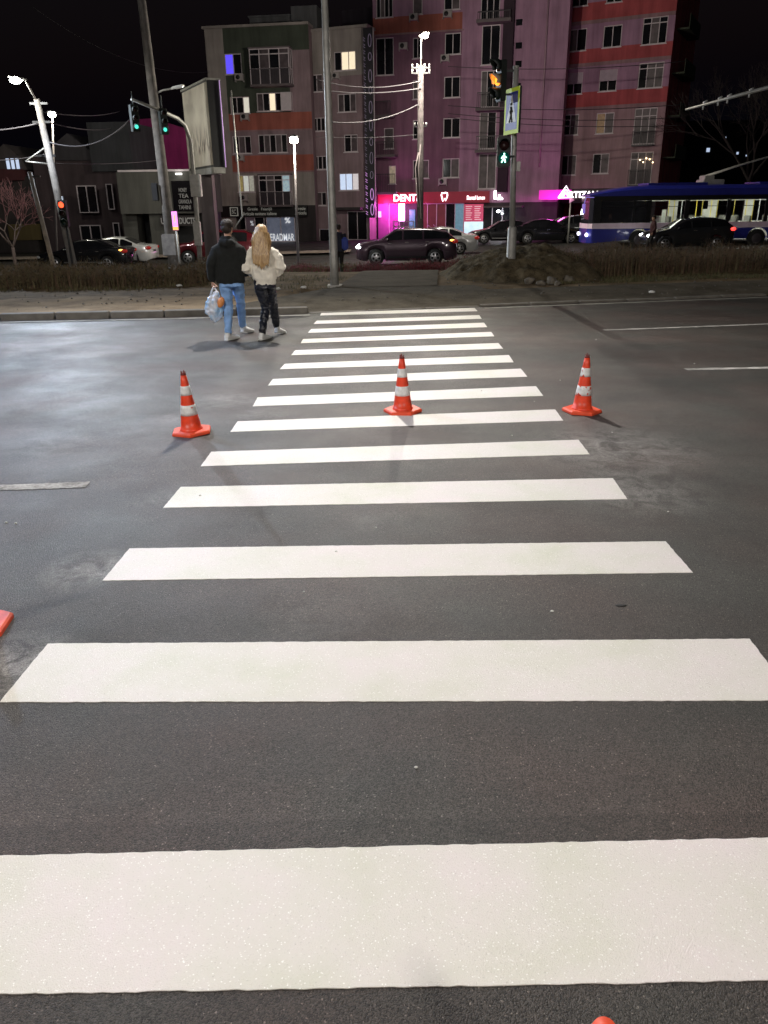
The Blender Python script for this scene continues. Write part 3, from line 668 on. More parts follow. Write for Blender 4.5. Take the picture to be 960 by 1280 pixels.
# --- woman
pw = gnd(335, 424); wo = thing('person', 'woman with long blond hair in cream fleece jacket and shiny black trousers', 'person', (pw.x, pw.y, 0), R_(3))
wLa, wLk, wLh = (-.075, -.06, .11), (-.02, .12, .48), (-.08, .02, .88)
wRa, wRk, wRh = (.105, .42, .13), (.08, .30, .50), (.08, .02, .88)
b = MB()
b.tube([(0, .02, .85), (0, .02, .97), (0, .03, 1.1), (0, .02, 1.24), (0, 0, 1.36), (0, 0, 1.42)], [(.16, .11), (.125, .09), (.13, .09), (.16, .10), (.14, .08), (.055, .05)], 18, up=(1, 0, 0))
for h, k, a in ((wLh, wLk, wLa), (wRh, wRk, wRa)): b.tube([h, Vector(h).lerp(Vector(k), .5), k, Vector(k).lerp(Vector(a), .35), a], [.08, .066, .048, .048, .032], 12); b.ell(Vector(a)+Vector((0, .05, -.05)), (.035, .09, .03))
wLs, wLe, wLw = (-.165, 0, 1.34), (-.27, -.03, 1.08), (-.16, .16, .96)
wRs, wRe, wRw = (.165, 0, 1.34), (.275, -.03, 1.09), (.17, .16, .97)
for s_, e_, w_ in ((wLs, wLe, wLw), (wRs, wRe, wRw)): b.tube([s_, e_, w_], [.045, .035, .024], 10)
hand(b, wLw, (.7, .5, -.3), (0, -1, 0), (0, 0, 1), 1.0, .9); hand(b, wRw, (-.7, .5, -.3), (0, -1, 0), (0, 0, 1), 1.0, .9)
head(b, (0, .03, 1.575), .96, R_(10))
remesh(b, 'body', M_skin, wo, .006, 2)
b = MB()
b.tube([(0, .02, .83), (0, .02, .86), (0, .02, .895), (0, .02, .93), (0, .02, 1.05), (0, .02, 1.2), (0, .01, 1.3), (0, 0, 1.38), (0, 0, 1.42)], [(.165, .12), (.172, .13), (.168, .128), (.195, .145), (.205, .15), (.20, .145), (.19, .135), (.13, .10), (.075, .07)], 22, up=(1, 0, 0))
for s_, e_, w_, k in ((wLs, wLe, wLw, -1), (wRs, wRe, wRw, 1)):
    s_, e_, w_ = Vector(s_), Vector(e_), Vector(w_)
    b.tube([s_+Vector((-k*.05, 0, .0)), s_+Vector((k*.0, 0, -.04)), s_.lerp(e_, .5)+Vector((k*.015, 0, 0)), e_, e_.lerp(w_, .5), e_.lerp(w_, .9), w_], [.07, .074, .076, .078, .07, .052, .04], 14)
b.tube([(-.09, .0, 1.40), (-.06, -.065, 1.42), (0, -.085, 1.42), (.06, -.065, 1.42), (.09, .0, 1.40)], [.035]*5, 10)
remesh(b, 'jacket', M_cream, wo, .010, 2, fold=.024, fscale=(9, 9, 9), seed=13)
b = MB()
b.tube([(0, .02, .93), (0, .02, .86), (0, .02, .78)], [(.155, .115), (.17, .13), (.165, .125)], 18, up=(1, 0, 0))
for h, k, a in ((wLh, wLk, wLa), (wRh, wRk, wRa)):
    h, k, a = Vector(h), Vector(k), Vector(a); b.tube([h, h.lerp(k, .3), h.lerp(k, .7), k, k.lerp(a, .5), k.lerp(a, .9), k.lerp(a, 1.0)], [.094, .09, .078, .068, .064, .060, .05], 14)
remesh(b, 'trousers', M_leg, wo, .010, 2, fold=.020, fscale=(10, 10, 14), seed=21)
b = MB(); bs = MB(); sneaker(b, bs, (-.10, -.13, 0), (.45, .9), 0, 1.02); b2 = MB(); bs2 = MB(); sneaker(b2, bs2, (.10, .35, .04), (.45, .9), .16, .98)
remesh(b, 'sneaker', M_shoe, wo, .006, 1); bs.build('sole', M_sole, wo); remesh(b2, 'sneaker', M_shoe, wo, .006, 1); bs2.build('sole', M_sole, wo)
b = MB()
b.ell((0, .005, 1.610), (.097, .110, .102), 20, 14)
b.tube([(0, -.02, 1.66), (0, -.05, 1.58), (-.005, -.09, 1.46), (-.01, -.13, 1.34), (-.012, -.155, 1.24), (-.015, -.165, 1.17), (-.02, -.165, 1.13)], [(.07, .06), (.10, .075), (.125, .06), (.135, .045), (.13, .036), (.115, .026), (.07, .012)], 20, up=(1, 0, 0))
b.tube([(-.08, .0, 1.58), (-.115, -.03, 1.46), (-.12, -.06, 1.34), (-.10, -.10, 1.22)], [.04, .045, .035, .012], 10)
b.tube([(.08, .0, 1.58), (.11, -.03, 1.46), (.11, -.06, 1.36), (.09, -.1, 1.26)], [.04, .042, .03, .012], 10)
for k in range(13):
    x_ = -.115+.018*k; b.tube([(x_*.9, -.13, 1.42), (x_*1.05, -.165, 1.28), (x_+random.uniform(-.015, .015), -.182, 1.16), (x_+random.uniform(-.03, .03), -.18, 1.05+abs(x_)*.5+random.uniform(0, .06))], [.018, .022, .016, .004], 7)
remesh(b, 'hair', M_blond, wo, .006, 1, fold=.006, fscale=(10, 10, 3), seed=2)
# --- two far pedestrians, simpler
def walker(name_label, loc, rz, H, c_top, c_leg, step=.22, bag=None):
    t = thing('person', name_label, 'person', loc, rz); s = H/1.75
    b = MB(); P = lambda x, y, z: (x*s, y*s, z*s)
    b.tube([P(0, 0, .88), P(0, 0, 1.0), P(0, 0, 1.3), P(0, 0, 1.45)], [(.15*s, .1*s), (.14*s, .1*s), (.17*s, .1*s), (.06*s, .06*s)], 14, up=(1, 0, 0))
    L = [((-.09, 0, .92), (-.09, .5*step+.05, .5), (-.1, -step*.4, .1)), ((.09, 0, .92), (.09, step+.05, .5), (.1, step*1.6, .12))]
    for h, k, a in L: b.tube([P(*h), P(*k), P(*a)], [.08*s, .055*s, .037*s], 10); b.ell(P(a[0], a[1]+.06, .05), (.045*s, .12*s, .045*s))
    A = [((-.18, 0, 1.42), (-.24, -.04, 1.15), (-.22, .10, .93)), ((.18, 0, 1.42), (.24, -.06, 1.15), (.22, .04, .92))]
    for q in A: b.tube([P(*x) for x in q], [.045*s, .038*s, .026*s], 10); hand(b, P(*q[2]), (0, .1, -1), (-1 if q[0][0] > 0 else 1, 0, 0), (0, 1, 0), .8, s)
    head(b, P(0, .02, 1.62), s); remesh(b, 'body', M_skin, t, .008, 2)
    b = MB(); b.tube([P(0, 0, .84), P(0, 0, .98), P(0, 0, 1.3), P(0, 0, 1.42), P(0, 0, 1.49)], [(.19*s, .14*s), (.2*s, .14*s), (.21*s, .14*s), (.16*s, .11*s), (.07*s, .07*s)], 18, up=(1, 0, 0))
    for q in A: b.tube([P(*q[0]), P(*q[1]), tuple(Vector(P(*q[1])).lerp(Vector(P(*q[2])), .93))], [.075*s, .065*s, .05*s], 12)
    remesh(b, 'jacket', c_top, t, .014, 3, fold=.014, seed=H)
    b = MB(); b.tube([P(0, 0, .95), P(0, 0, .82)], [(.16*s, .12*s), (.16*s, .12*s)], 14, up=(1, 0, 0))
    for h, k, a in L: b.tube([P(*h), P(*k), tuple(Vector(P(*k)).lerp(Vector(P(*a)), .95))], [.1*s, .078*s, .06*s], 12)
    remesh(b, 'trousers', c_leg, t, .014, 2, fold=.012, seed=H+2)
    b = MB(); b.ell(P(0, 0, 1.67), (.09*s, .1*s, .08*s)); b.ell(P(0, -.03, 1.62), (.08*s, .07*s, .07*s)); remesh(b, 'hair', M_brn, t, .009, 1, fold=.008, fscale=(20, 20, 20))
    return t
M_nav = mat('navy_coat', (0.012, 0.014, 0.03), .8); M_dk = mat('dark_trousers', (0.012, 0.012, 0.014), .8); M_mar = mat('maroon_coat', (0.05, 0.012, 0.016), .8)
q = at(424, 322, 28.8)
walker('dark figure walking away just right of the tall lamp post', (q.x, 28.8, .1+gz(q.x, 28.8)), R_(8), 1.74, M_nav, M_dk)
t = thing('backpack', 'bright blue bag carried by the dark figure beside the lamp post', 'bag', (q.x, 28.8, .1+gz(q.x, 28.8)), R_(8))
b = MB(); b.box((.20, -.2, 1.1), (.22, .14, .42)); b.build('pouch', mat('blue_bag_cloth', (0.03, 0.06, 0.35), .6), t, bevel=.05, seg=3)
b = MB(); b.tube([(.1, -.12, 1.3), (.1, .0, 1.46), (.14, .1, 1.3)], .018, 8); b.build('strap', M_dk, t)
q = at(812, 300, 41.0)
walker('dark figure standing in front of the trolleybus by the hatchback', (q.x, 40.6, gz(q.x, 40.6)), R_(90), 1.72, M_mar, M_dk, step=.1)
# ------------------------------------------------------------------ poles and lamps
M_galv = mat('galvanised_steel', (0.42, 0.41, 0.38), .5, metal=.35, var=.18, vscale=6, bump=.08)
M_concp = mat('pole_concrete', (0.22, 0.20, 0.185), .9, var=.3, vscale=4, bump=.4, bscale=30)
M_dkm = mat('dark_metal', (0.03, 0.03, 0.032), .5, metal=.2)
M_house = mat('signal_housing', (0.012, 0.016, 0.014), .5)
def lampE(name, c, s): return mat(name, (.8, .8, .8), .5, emit=c, es=s)
LW = (1.0, .93, .80); LC = (.80, .90, 1.0)
def head_mesh(t, p, d, M_glow, L=.55, W=.26):
    """street lamp head: housing, lens below. d: direction of arm in xy"""
    a = math.atan2(d[1], d[0]); Rm = Matrix.Rotation(a, 3, 'Z') @ Matrix.Rotation(-.12, 3, 'Y'); p = Vector(p)
    b = MB(); b.box(p+Rm @ Vector((L*.45, 0, .02)), (L, W, .07), rot=Rm); b.box(p+Rm @ Vector((-.02, 0, .01)), (.16, .09, .09), rot=Rm); b.build('lamp_head', M_galv, t, bevel=.02)
    b = MB(); b.box(p+Rm @ Vector((L*.52, 0, -.028)), (L*.72, W*.8, .03), rot=Rm); b.build('lens', M_glow, t, bevel=.01)
    return p+Rm @ Vector((L*.52, 0, -.07))
# tall silver lamp post by the crossing: its head reaches over the road above the frame
f0 = gnd(418.5, 359, .1); tl = thing('street_lamp', 'tall slim silver street lamp post rising out of the frame left of the path', 'street lamp', (f0.x, f0.y, .1), 0)
b = MB(); b.tube([(0, 0, 0), (0, 0, .5), (-.01, 0, 4), (-.03, 0, 8.2)], [.105, .10, .082, .06], 20); b.box((0, 0, .03), (.34, .34, .06)); b.build('pole', M_galv, tl)
b = MB(); b.box((0.0, -.103, .7), (.09, .012, .28)); b.build('access_door', M_galv, tl, bevel=.004)
b = MB(); b.tube([(-.03, 0, 8.1), (0, -.5, 8.45), (.15, -1.8, 8.62), (.3, -3.0, 8.65)], [.05, .045, .04, .035], 12); b.build('arm', M_galv, tl)
lp = head_mesh(tl, (.3, -3.0, 8.65), (.1, -1), lampE('lamp_glow_main', LW, 30), .7, .3)
lamp_light('lamp_light', tl, lp+Vector((0, 0, -.06)), P_MAIN, (1.0, .95, .90), .10, spot=150, aim=(0.05, -.95, -.58), blend=1.0)
# matching lamps on the near side (behind the camera), one either side
for k, (x, y, c, pw_, lb) in enumerate([(-9.5, -5.0, (1.0, .95, .90), 1.15, 'silver street lamp post on the near kerb far left'), (6.0, -9.9, (1.0, .94, .88), 1.0, 'silver street lamp post on the near side behind the crossing')]):
    t = thing('street_lamp', lb, 'street lamp', (x, y, 0), 0)
    b = MB(); b.tube([(0, 0, 0), (0, 0, 4), (0, 0, 8.4)], [.1, .08, .06], 16); b.build('pole', M_galv, t)
    b = MB(); sx = 1 if x < 0 else -1; b.tube([(0, 0, 8.3), (sx*.3, .9, 8.7), (sx*.8, 2.4, 8.8)], [.05, .045, .035], 12); b.build('arm', M_galv, t)
    lp = head_mesh(t, (sx*.8, 2.4, 8.8), (sx*.3, 1), lampE('lamp_glow_near', LW, 20), .7, .3)
    lamp_light('lamp_light', t, lp+Vector((0, 0, -.08)), P_NEAR*pw_, c, .6 if x < 0 else .8, spot=170, aim=(sx*.55, .95, -.8), blend=1.0)
t = thing('street_lamp', 'added unseen street lamp beyond the left edge, for the cool pool of light', 'street lamp', (-11.5, 17.2, .1), 0)  # unseen cold lamp, added to make the cool pool on the road
b = MB(); b.tube([(0, 0, 0), (0, 0, 4), (0, 0, 8.4)], [.1, .08, .06], 16); b.build('pole', M_galv, t)
b = MB(); b.tube([(0, 0, 8.3), (.3, -.8, 8.7), (.9, -2.4, 8.8)], [.05, .045, .035], 12); b.build('arm', M_galv, t)
lp = head_mesh(t, (.9, -2.4, 8.8), (.3, -1), lampE('lamp_glow_cool', LC, 20), .7, .3)
lamp_light('lamp_light', t, lp+Vector((0, 0, -.08)), 5600, (.56, .70, 1.0), .15, spot=78, aim=(.50, -.45, -1.0), blend=.9)
# pedestrian-scale lamp before the left apartment block
def post_lamp(px, pyf, pyh, Y, label, power, glow, r=.045, c=(1, .95, .80)):
    f = at(px[0], pyf, Y); h = at(px[1], pyh, Y); g0 = gz(f.x, Y); t = thing('street_lamp', label, 'street lamp', (f.x, Y, g0), 0); dx = h.x-f.x; z = h.z-g0
    b = MB(); b.tube([(0, 0, 0), (dx*.5, 0, z*.5), (dx, 0, z-.12)], [r*1.4, r*1.2, r], 10); b.build('pole', mat('dull_pole_paint', (.16, .14, .14), .6), t)
    b = MB(); b.tube([(dx, 0, z+.10), (dx, 0, z+.18), (dx, 0, z+.22)], [.26, .18, .03], 14); b.build('cap', M_dkm, t)
    b = MB(); b.ell((dx, 0, z), (.2, .2, .15)); b.build('lamp_globe', lampE('globe_glow_%d' % power, c, glow), t)
    lamp_light('lamp_light', t, (dx, -.45, z-.20), power, c, .1); return t
post_lamp((372, 367.5), 312, 175, 38.8, 'small lit lamp on a thin post before the lettered shop', 760, 60)
# concrete utility pole with lamp before the clinic
def upole(px0, py0, px1, py1, Y, label, r0=.17, r1=.11, Ybase=None):
    f = at(px0, py0, Y); h = at(px1, py1, Y); g0 = gz(f.x, Y); k = (f.z-g0)/(h.z-f.z); x0 = f.x-(h.x-f.x)*k
    t = thing('utility_pole', label, 'pole', (x0, Y, g0), 0); dx = h.x-x0; z = h.z-g0
    b = MB(); b.tube([(0, 0, 0), (dx*.5, 0, z*.5), (dx, 0, z)], [r0, (r0+r1)/2, r1], 12); b.build('pole', M_concp, t)
    return t, Vector((dx, 0, z))
M_keep = M_concp; M_concp = mat('pole_concrete_dark', (0.10, 0.085, 0.085), .9, var=.35, vscale=5, bump=.4, bscale=30)
t, top = upole(525, 300, 526, 82, 47.5, 'grey concrete utility pole with one lit lamp before the dental shop', .2, .15)
b = MB(); b.tube([top, top+Vector((0, -.1, .9)), top+Vector((.02, -.5, 1.25))], [.04, .035, .03], 8); b.build('arm', M_galv, t)
lp = head_mesh(t, top+Vector((.02, -.5, 1.25)), (.5, -1), lampE('lamp_glow_b', LW, 55), .6, .34)
b = MB(); b.ell(lp+Vector((0, 0, .0)), (.2, .2, .1)); b.build('lamp_globe', lampE('lamp_glow_b', LW, 55), t)
lamp_light('lamp_light', t, lp+Vector((.1, -1.5, -.25)), 4300, (1, .92, .78), .15)
for z in (0, -.25, -2.8):
    b = MB(); b.box(top+Vector((0, 0, z-.1)), (1.0 if z > -1 else .7, .06, .07)); b.build('crossarm', M_dkm, t)
    for x in (-.45, -.2, .2, .45):
        b = MB(); b.tube([top+Vector((x*(1 if z > -1 else .7), 0, z-.06)), top+Vector((x*(1 if z > -1 else .7), 0, z+.08))], [.03, .045], 8); b.build('insulator', mat('insulator_white', (.6, .6, .58), .3), t)
b = MB(); b.tube([top+Vector((-.1, -.16, -4.2)), top+Vector((-.28, -.22, -5)), top+Vector((-.2, -.2, -6.2)), top+Vector((-.1, -.18, -7))], .035, 6)
b.tube([top+Vector((.0, -.18, -3.8)), top+Vector((-.1, -.22, -5)), top+Vector((.05, -.2, -7.6))], .03, 6); b.build('cable_loop', mat('pale_cable', (.35, .3, .3), .6), t)
M_concp = M_keep
# left tall concrete pole out of the frame
t, top = upole(216, 318, 172, -40, 36, 'thick leaning concrete pole beside the billboard, running out of the frame', .25, .16)
b = MB(); q = at(197, 116, 36)-t.location; b.tube([q, q+Vector((.25, -.1, .08)), q+Vector((.75, -.3, .12))], .035, 8); b.build('arm', M_galv, t)
head_mesh(t, q+Vector((.75, -.3, .12)), (1, -.3), mat('unlit_lens', (.5, .5, .5), .2), .5, .2)
q = at(213, 300, 36)-t.location; b = MB(); b.box(q+Vector((0, -.0, -.2)), (.62, .62, .9)); b.build('footing', M_concp, t, bevel=.04)
q = at(203, 240, 36)-t.location; b = MB(); b.box(q+Vector((-.25, -.2, 0)), (.25, .2, .7)); b.build('cable_box', M_dkm, t, bevel=.02)
# left utility pole with its lit lamp
t, top = upole(88, 315, 46, 124, 34, 'pale leaning concrete pole carrying the bright lamp at far left', .17, .12)
LEFTP = t.location + top
q = at(26, 100, 33)-t.location
b = MB(); b.tube([top+Vector((0, 0, -.1)), top.lerp(q, .5)+Vector((0, 0, .1)), q+Vector((.15, 0, .02))], [.04, .035, .03], 8); b.build('arm', M_galv, t)
lp = head_mesh(t, q+Vector((.12, 0, 0)), (-1, -.3), lampE('lamp_glow_c', (.95, 1, .9), 60), .55, .26)
b = MB(); b.ell(lp+Vector((0, 0, .02)), (.22, .18, .12)); b.build('lamp_globe', lampE('lamp_glow_c', (.95, 1, .9), 60), t)
lamp_light('lamp_light', t, lp+Vector((0, 0, -.25)), P_FARL, (.72, .84, 1.0), .12, spot=168, aim=(.7, -.7, -.65), blend=1)
lamp_light('lamp_light', t, lp+Vector((-.5, -.4, -.2)), 750, (.95, .95, .9), .12)  # extra point light beside the lamp, added to brighten the billboard
b = MB(); p1 = at(57, 184, 34)-t.location; p2 = at(32, 202, 33.5)-t.location; p3 = at(60, 205, 34)-t.location; b.tube([p1, p2], .03, 6); b.tube([p2, p3], .035, 6); b.build('stay_bracket', M_galv, t)
for zz in (.15, .8, 2.0):
    b = MB(); b.box(top+Vector((.05, 0, -zz)), (.7, .08, .08)); b.build('crossarm', M_dkm, t)
# second, further lamp
post_lamp((70, 65), 318, 143, 46, 'small lit lamp further back behind the pale leaning pole', 500, 60, c=(1, .97, .8))
# thin leaning pole far left
t, top = upole(66, 330, 37, 215, 30, 'thin bare leaning pole in front of the black sedan', .09, .07)
b = MB(); b.box(top+Vector((.1, 0, -.15)), (.5, .05, .05)); b.build('crossarm', M_dkm, t)
# ------------------------------------------------------------------ traffic signals
def disc(b, c, n, r, mi=0, k=20, th=.01):
    n = Vector(n).normalized(); c = Vector(c); b.tube([c, c+n*th], [r, r], k, mi)
def visor(b, c, n, r, L=.2, mi=0):
    """open half-hood over a lens"""
    n = Vector(n).normalized(); up = Vector((0, 0, 1)); sd = n.cross(up).normalized(); c = Vector(c); vs = []; K = 14
    for i in range(K+1):
        a = R_(-35)+R_(250)*i/K; d = sd*math.cos(a)+up*math.sin(a)
        for rr, l in ((r, 0), (r, L*(.45+.55*max(0, math.sin(a)))), (r+.008, L*(.45+.55*max(0, math.sin(a)))), (r+.008, 0)): vs.append(c+d*rr+n*l)
    fs = []
    for i in range(K):
        for j in range(4): fs.append((i*4+j, (i+1)*4+j, (i+1)*4+(j+1) % 4, i*4+(j+1) % 4))
    b.add(vs, fs, mi, True)
# right post with pedestrian signal, crossing sign and side-on amber signal
f0 = gnd(637.5, 349, .1); ts = thing('traffic_signal', 'grey signal post with green walking figure, crossing sign and amber light', 'traffic signal', (f0.x, f0.y, .1), 0)
q_ = at(645, 84, f0.y); ztop = q_.z-.1; dxs = q_.x-f0.x
b = MB(); b.tube([(0, 0, 1.1), (dxs*.6, 0, 3), (dxs, 0, ztop)], [.075, .07, .065], 16); b.build('pole', M_galv, ts)
b = MB(); b.tube([(0, 0, 0), (0, 0, .08), (0, 0, .14), (0, 0, 1.25), (0, 0, 1.3)], [.2, .19, .125, .115, .08], 18); b.build('base_sleeve', M_galv, ts)
b = MB(); b.tube([(dxs, 0, ztop-.01), (dxs, 0, ztop+.03)], [.075, .07], 14); b.build('cap', M_galv, ts)
dn = Vector((-.10, -1, 0)).normalized()    # faces the camera
qp = at(629.5, 190, f0.y-.12)-Vector(ts.location)
b = MB(); b.box(qp, (.32, .16, .68)); b.box(qp+Vector((.2, .05, -.1)), (.2, .05, .05)); b.build('signal_housing', M_house, ts, bevel=.02)
ctop = qp+Vector((0, -.085, .15)); cbot = qp+Vector((0, -.085, -.14))
b = MB(); disc(b, ctop, dn, .12); b.build('red_lens', mat('dark_lens', (.03, .012, .012), .15), ts)
b = MB(); disc(b, cbot, dn, .13); b.build('green_lens', mat('pedestrian_lens_dark', (.008, .03, .025), .2, emit=(.0, .35, .25), es=.12), ts)
b = MB(); visor(b, ctop, dn, .13, .2); visor(b, cbot, dn, .14, .2); b.build('visor', M_house, ts)
# walking figure
b = MB(); c = cbot+Vector((0, -.016, 0)); S = .12
def seg(pts, r):
    b.tube([c+Vector((x*S, 0, z*S)) for x, z in pts], [r*S]*len(pts), 8)
b.ell(c+Vector((0.05*S, 0, .78*S)), (.17*S, .05*S, .17*S)); seg([(.02, .5), (0, 0.0)], .2); seg([(0, .0), (-.2, -.4), (-.45, -.85)], .13); seg([(0, 0), (.25, -.35), (.3, -.85)], .13)
seg([(0, .48), (-.35, .2), (-.5, -.12)], .1); seg([(0, .48), (.35, .22), (.55, .05)], .1); b.build('walking_figure', mat('green_figure_light', (.3, .8, .6), .5, emit=(.45, 1.0, .75), es=3.5), ts)
# crossing sign (seen at an angle): yellow-green frame, blue square, white triangle with figure
sgc = at(639.5, 139, f0.y-.12)-Vector(ts.location); sn = Vector((-.955, -.295, 0)).normalized(); sx = Vector((.44, -.90, 0)).normalized()*-1
sx = Vector((-sn.y, sn.x, 0))*1.0
def sp(u, v, o=0): return sgc+sx*u+Vector((0, 0, v))+sn*o
hw, hh = .42, .50
b = MB(); b.prism([sp(-hw, -hh), sp(hw, -hh), sp(hw, hh), sp(-hw, hh)], sn*-.02, sn*0); b.build('sign_panel', mat('fluorescent_yellow', (.55, .72, .02), .5, emit=(.6, .75, .02), es=.10), ts)
b = MB(); b.prism([sp(-hw*.78, -hh*.82), sp(hw*.78, -hh*.82), sp(hw*.78, hh*.82), sp(-hw*.78, hh*.82)], sn*0.0, sn*.003); b.build('blue_field', mat('sign_blue', (.03, .05, .35), .4), ts)
b = MB(); b.prism([sp(-hw*.66, -hh*.5), sp(hw*.66, -hh*.5), sp(0, hh*.74)], sn*.003, sn*.006); b.build('white_triangle', mat('sign_white', (.8, .8, .8), .4), ts)
b = MB()
for pts, r in (([(.0, .12), (.0, -.05)], .035), ([(0, -.05), (-.08, -.22)], .022), ([(0, -.05), (.07, -.22)], .022), ([(0, .1), (-.08, .0)], .018), ([(0, .1), (.08, .0)], .018)):
    b.tube([sp(x, z-.02, .008) for x, z in pts], r, 6)
b.ell(sp(0, .155, .008), (.035, .035, .035)); b.build('pedestrian_symbol', M_house, ts)
b = MB(); b.prism([sp(hw, -hh), sp(hw*1.02, -hh), sp(hw*1.02, hh), sp(hw, hh)], sn*-.05, sn*0); b.box(Vector((dxs*.8, -.06, sgc.z+.3)), (.2, .06, .04)); b.box(Vector((dxs*.8, -.06, sgc.z-.3)), (.2, .06, .04)); b.build('sign_bracket', M_dkm, ts)
# amber vehicle signal, facing left, hoods seen from the side
qa = at(622, 100, f0.y-.1)-Vector(ts.location); an = Vector((-.93, -.37, 0)).normalized()
Ra = Matrix.Rotation(math.atan2(an.y, an.x), 3, 'Z')
b = MB(); b.box(qa+Ra @ Vector((-.10, 0, -.02)), (.15, .28, .88), rot=Ra); b.box(qa+Vector((.34, .08, .2)), (.36, .05, .05)); b.box(qa+Vector((.34, .08, -.3)), (.36, .05, .05)); b.build('signal_housing', M_house, ts, bevel=.02)
M_amb = mat('amber_light', (.8, .3, .02), .4, emit=(1.0, .22, .02), es=3.0)
for dz, M__, nm in ((.3, mat('dark_lens', (.03, .012, .012), .15), 'red_lens'), (0, M_amb, 'amber_lens'), (-.3, mat('green_lens_off', (.01, .03, .02), .2), 'green_lens')):
    b = MB(); disc(b, qa+Ra @ Vector((-.02, 0, dz)), an, .12, th=.03); b.build(nm, M__, ts)
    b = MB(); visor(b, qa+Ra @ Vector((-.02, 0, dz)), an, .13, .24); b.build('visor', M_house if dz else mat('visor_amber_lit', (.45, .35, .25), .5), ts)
lamp_light('amber_glow', ts, qa+Ra @ Vector((.07, 0, 0)), 2.2, (1, .3, .03), .05)
qb = at(648, 208, f0.y-.1)-Vector(ts.location); b = MB(); b.box(qb, (.09, .1, .22)); b.build('push_button_box', M_galv, ts, bevel=.01)
# left mast-arm signal
t = thing('traffic_signal', 'curved mast arm with hanging signals showing green, left of the billboard', 'traffic signal', (0, 0, 0), 0)
P = [at(249, 318, 37), at(243, 230, 37), at(238, 175, 37), at(231, 156, 36.6), at(222, 148, 36.2), at(200, 138, 35.2), at(164, 124, 34)]
P[0].z = gz(P[0].x, P[0].y)
b = MB(); b.tube(P, [.11, .1, .09, .08, .075, .065, .05], 12); b.build('mast', M_galv, t)
for (px, py, Y, s_) in ((168, 148, 34, 1), (204, 152, 35.2, 1)):
    c = at(px, py, Y); n = Vector((.85, -1, 0)).normalized(); Rr = Matrix.Rotation(math.atan2(n.y, n.x), 3, 'Z')
    b = MB(); b.box(c, (.22, .3, .95), rot=Rr); b.tube([c+Vector((0, 0, .47)), c+Vector((0, 0, .95))], .025, 6); b.build('signal_housing', M_house, t, bevel=.02)
    for dz, M__, nm in ((.3, mat('dark_lens', (.03, .012, .012), .15), 'red_lens'), (0, mat('dark_lens', (.03, .012, .012), .15), 'amber_lens'), (-.3, mat('green_signal_light', (.1, .6, .5), .4, emit=(.1, 1, .75), es=1.1), 'green_lens')):
        b = MB(); disc(b, c+Rr @ Vector((.11, 0, dz)), n, .075, th=.02); b.build(nm, M__, t); b = MB(); visor(b, c+Rr @ Vector((.11, 0, dz)), n, .11, .16); b.build('visor', M_house, t)
q = at(245, 232, 36.8); b = MB(); b.box(q, (.45, .3, .9)); b.build('control_box', M_galv, t, bevel=.02)
q = at(247, 292, 36.7); b = MB(); b.box(q, (.3, .25, 1.0)); b.build('meter_box', M_galv, t, bevel=.02)
# red signal on a short dark post at far left
c = at(79, 262, 33.6); t = thing('traffic_signal', 'dark signal with lit red lens beside the pale leaning pole', 'traffic signal', (c.x, c.y, gz(c.x, c.y)), 0); z = c.z-gz(c.x, c.y)
b = MB(); b.tube([(.0, .1, 0), (0, .1, z+.5)], .05, 8); b.build('pole', M_dkm, t)
b = MB(); b.box((0, 0, z-.15), (.3, .24, 1.0)); b.build('signal_housing', M_house, t, bevel=.02)
for dz, M__, nm in ((.18, mat('red_signal_light', (.8, .1, .05), .4, emit=(1, .06, .02), es=4), 'red_lens'), (-.14, mat('dark_lens', (.03, .012, .012), .15), 'amber_lens'), (-.46, mat('green_lens_off', (.01, .03, .02), .2), 'green_lens')):
    b = MB(); disc(b, (0, -.12, z+dz), (0, -1, 0), .11, th=.02); b.build(nm, M__, t); b = MB(); visor(b, (0, -.12, z+dz), (0, -1, 0), .12, .14); b.build('visor', M_house, t)
# lit pink post sign
c = at(219, 276, 35.5); f = at(224, 318, 35.5); t = thing('post_sign', 'pink glowing upright sign on a thin post beside the thick leaning pole', 'sign', (c.x, c.y, gz(c.x, c.y)), 0); z = c.z-gz(c.x, c.y)
b = MB(); b.tube([(f.x-c.x, 0, 0), (0, 0, z-.3)], .04, 8); b.box((f.x-c.x, 0, .1), (.3, .3, .2)); b.build('post', M_galv, t)
b = MB(); b.box((0, 0, z), (.27, .09, .8)); b.build('frame', M_dkm, t, bevel=.01)
b = MB(); b.box((0, -.05, z), (.23, .012, .74)); b.build('lit_face', mat('pink_sign_face', (.7, .3, .7), .5, emit=(1.0, .25, .85), es=1.3), t)
b = MB(); b.box((0, -.058, z-.3), (.23, .008, .13)); b.box((0, -.058, z+.08), (.05, .008, .3)); b.build('graphic', mat('yellow_sign_foot', (.7, .4, .1), .5, emit=(1, .5, .1), es=1), t)
# ------------------------------------------------------------------ buildings
M_glassd = mat('dark_window_glass', (0.012, 0.012, 0.016), .08, var=.5, vscale=.6, spec=.6)
M_curt = mat('curtained_pane', (0.10, 0.075, 0.085), .5, var=.45, vscale=2)
M_frame = mat('white_window_frame', (0.68, 0.60, 0.64), .5, var=.08)
M_rail = mat('balcony_rail', (0.05, 0.04, 0.05), .5)
M_ac = mat('ac_white', (0.42, 0.38, 0.38), .5, var=.12)
M_slab = mat('slab_grey', (0.16, 0.13, 0.14), .8)
def lit(name, c, e, s, var=.3, vs=6): return mat(name, c, .5, emit=e, es=s, var=var, vscale=vs)
L_WARM = lit('lit_pane_warm', (.8, .7, .5), (1, .85, .6), .85); L_BLUE = lit('lit_pane_blue', (.1, .1, .8), (.12, .08, 1), .9)
L_COOL = lit('lit_pane_cool', (.6, .7, .9), (.62, .75, 1), .75); L_DIM = lit('lit_pane_dim', (.5, .45, .35), (.9, .75, .5), .16)
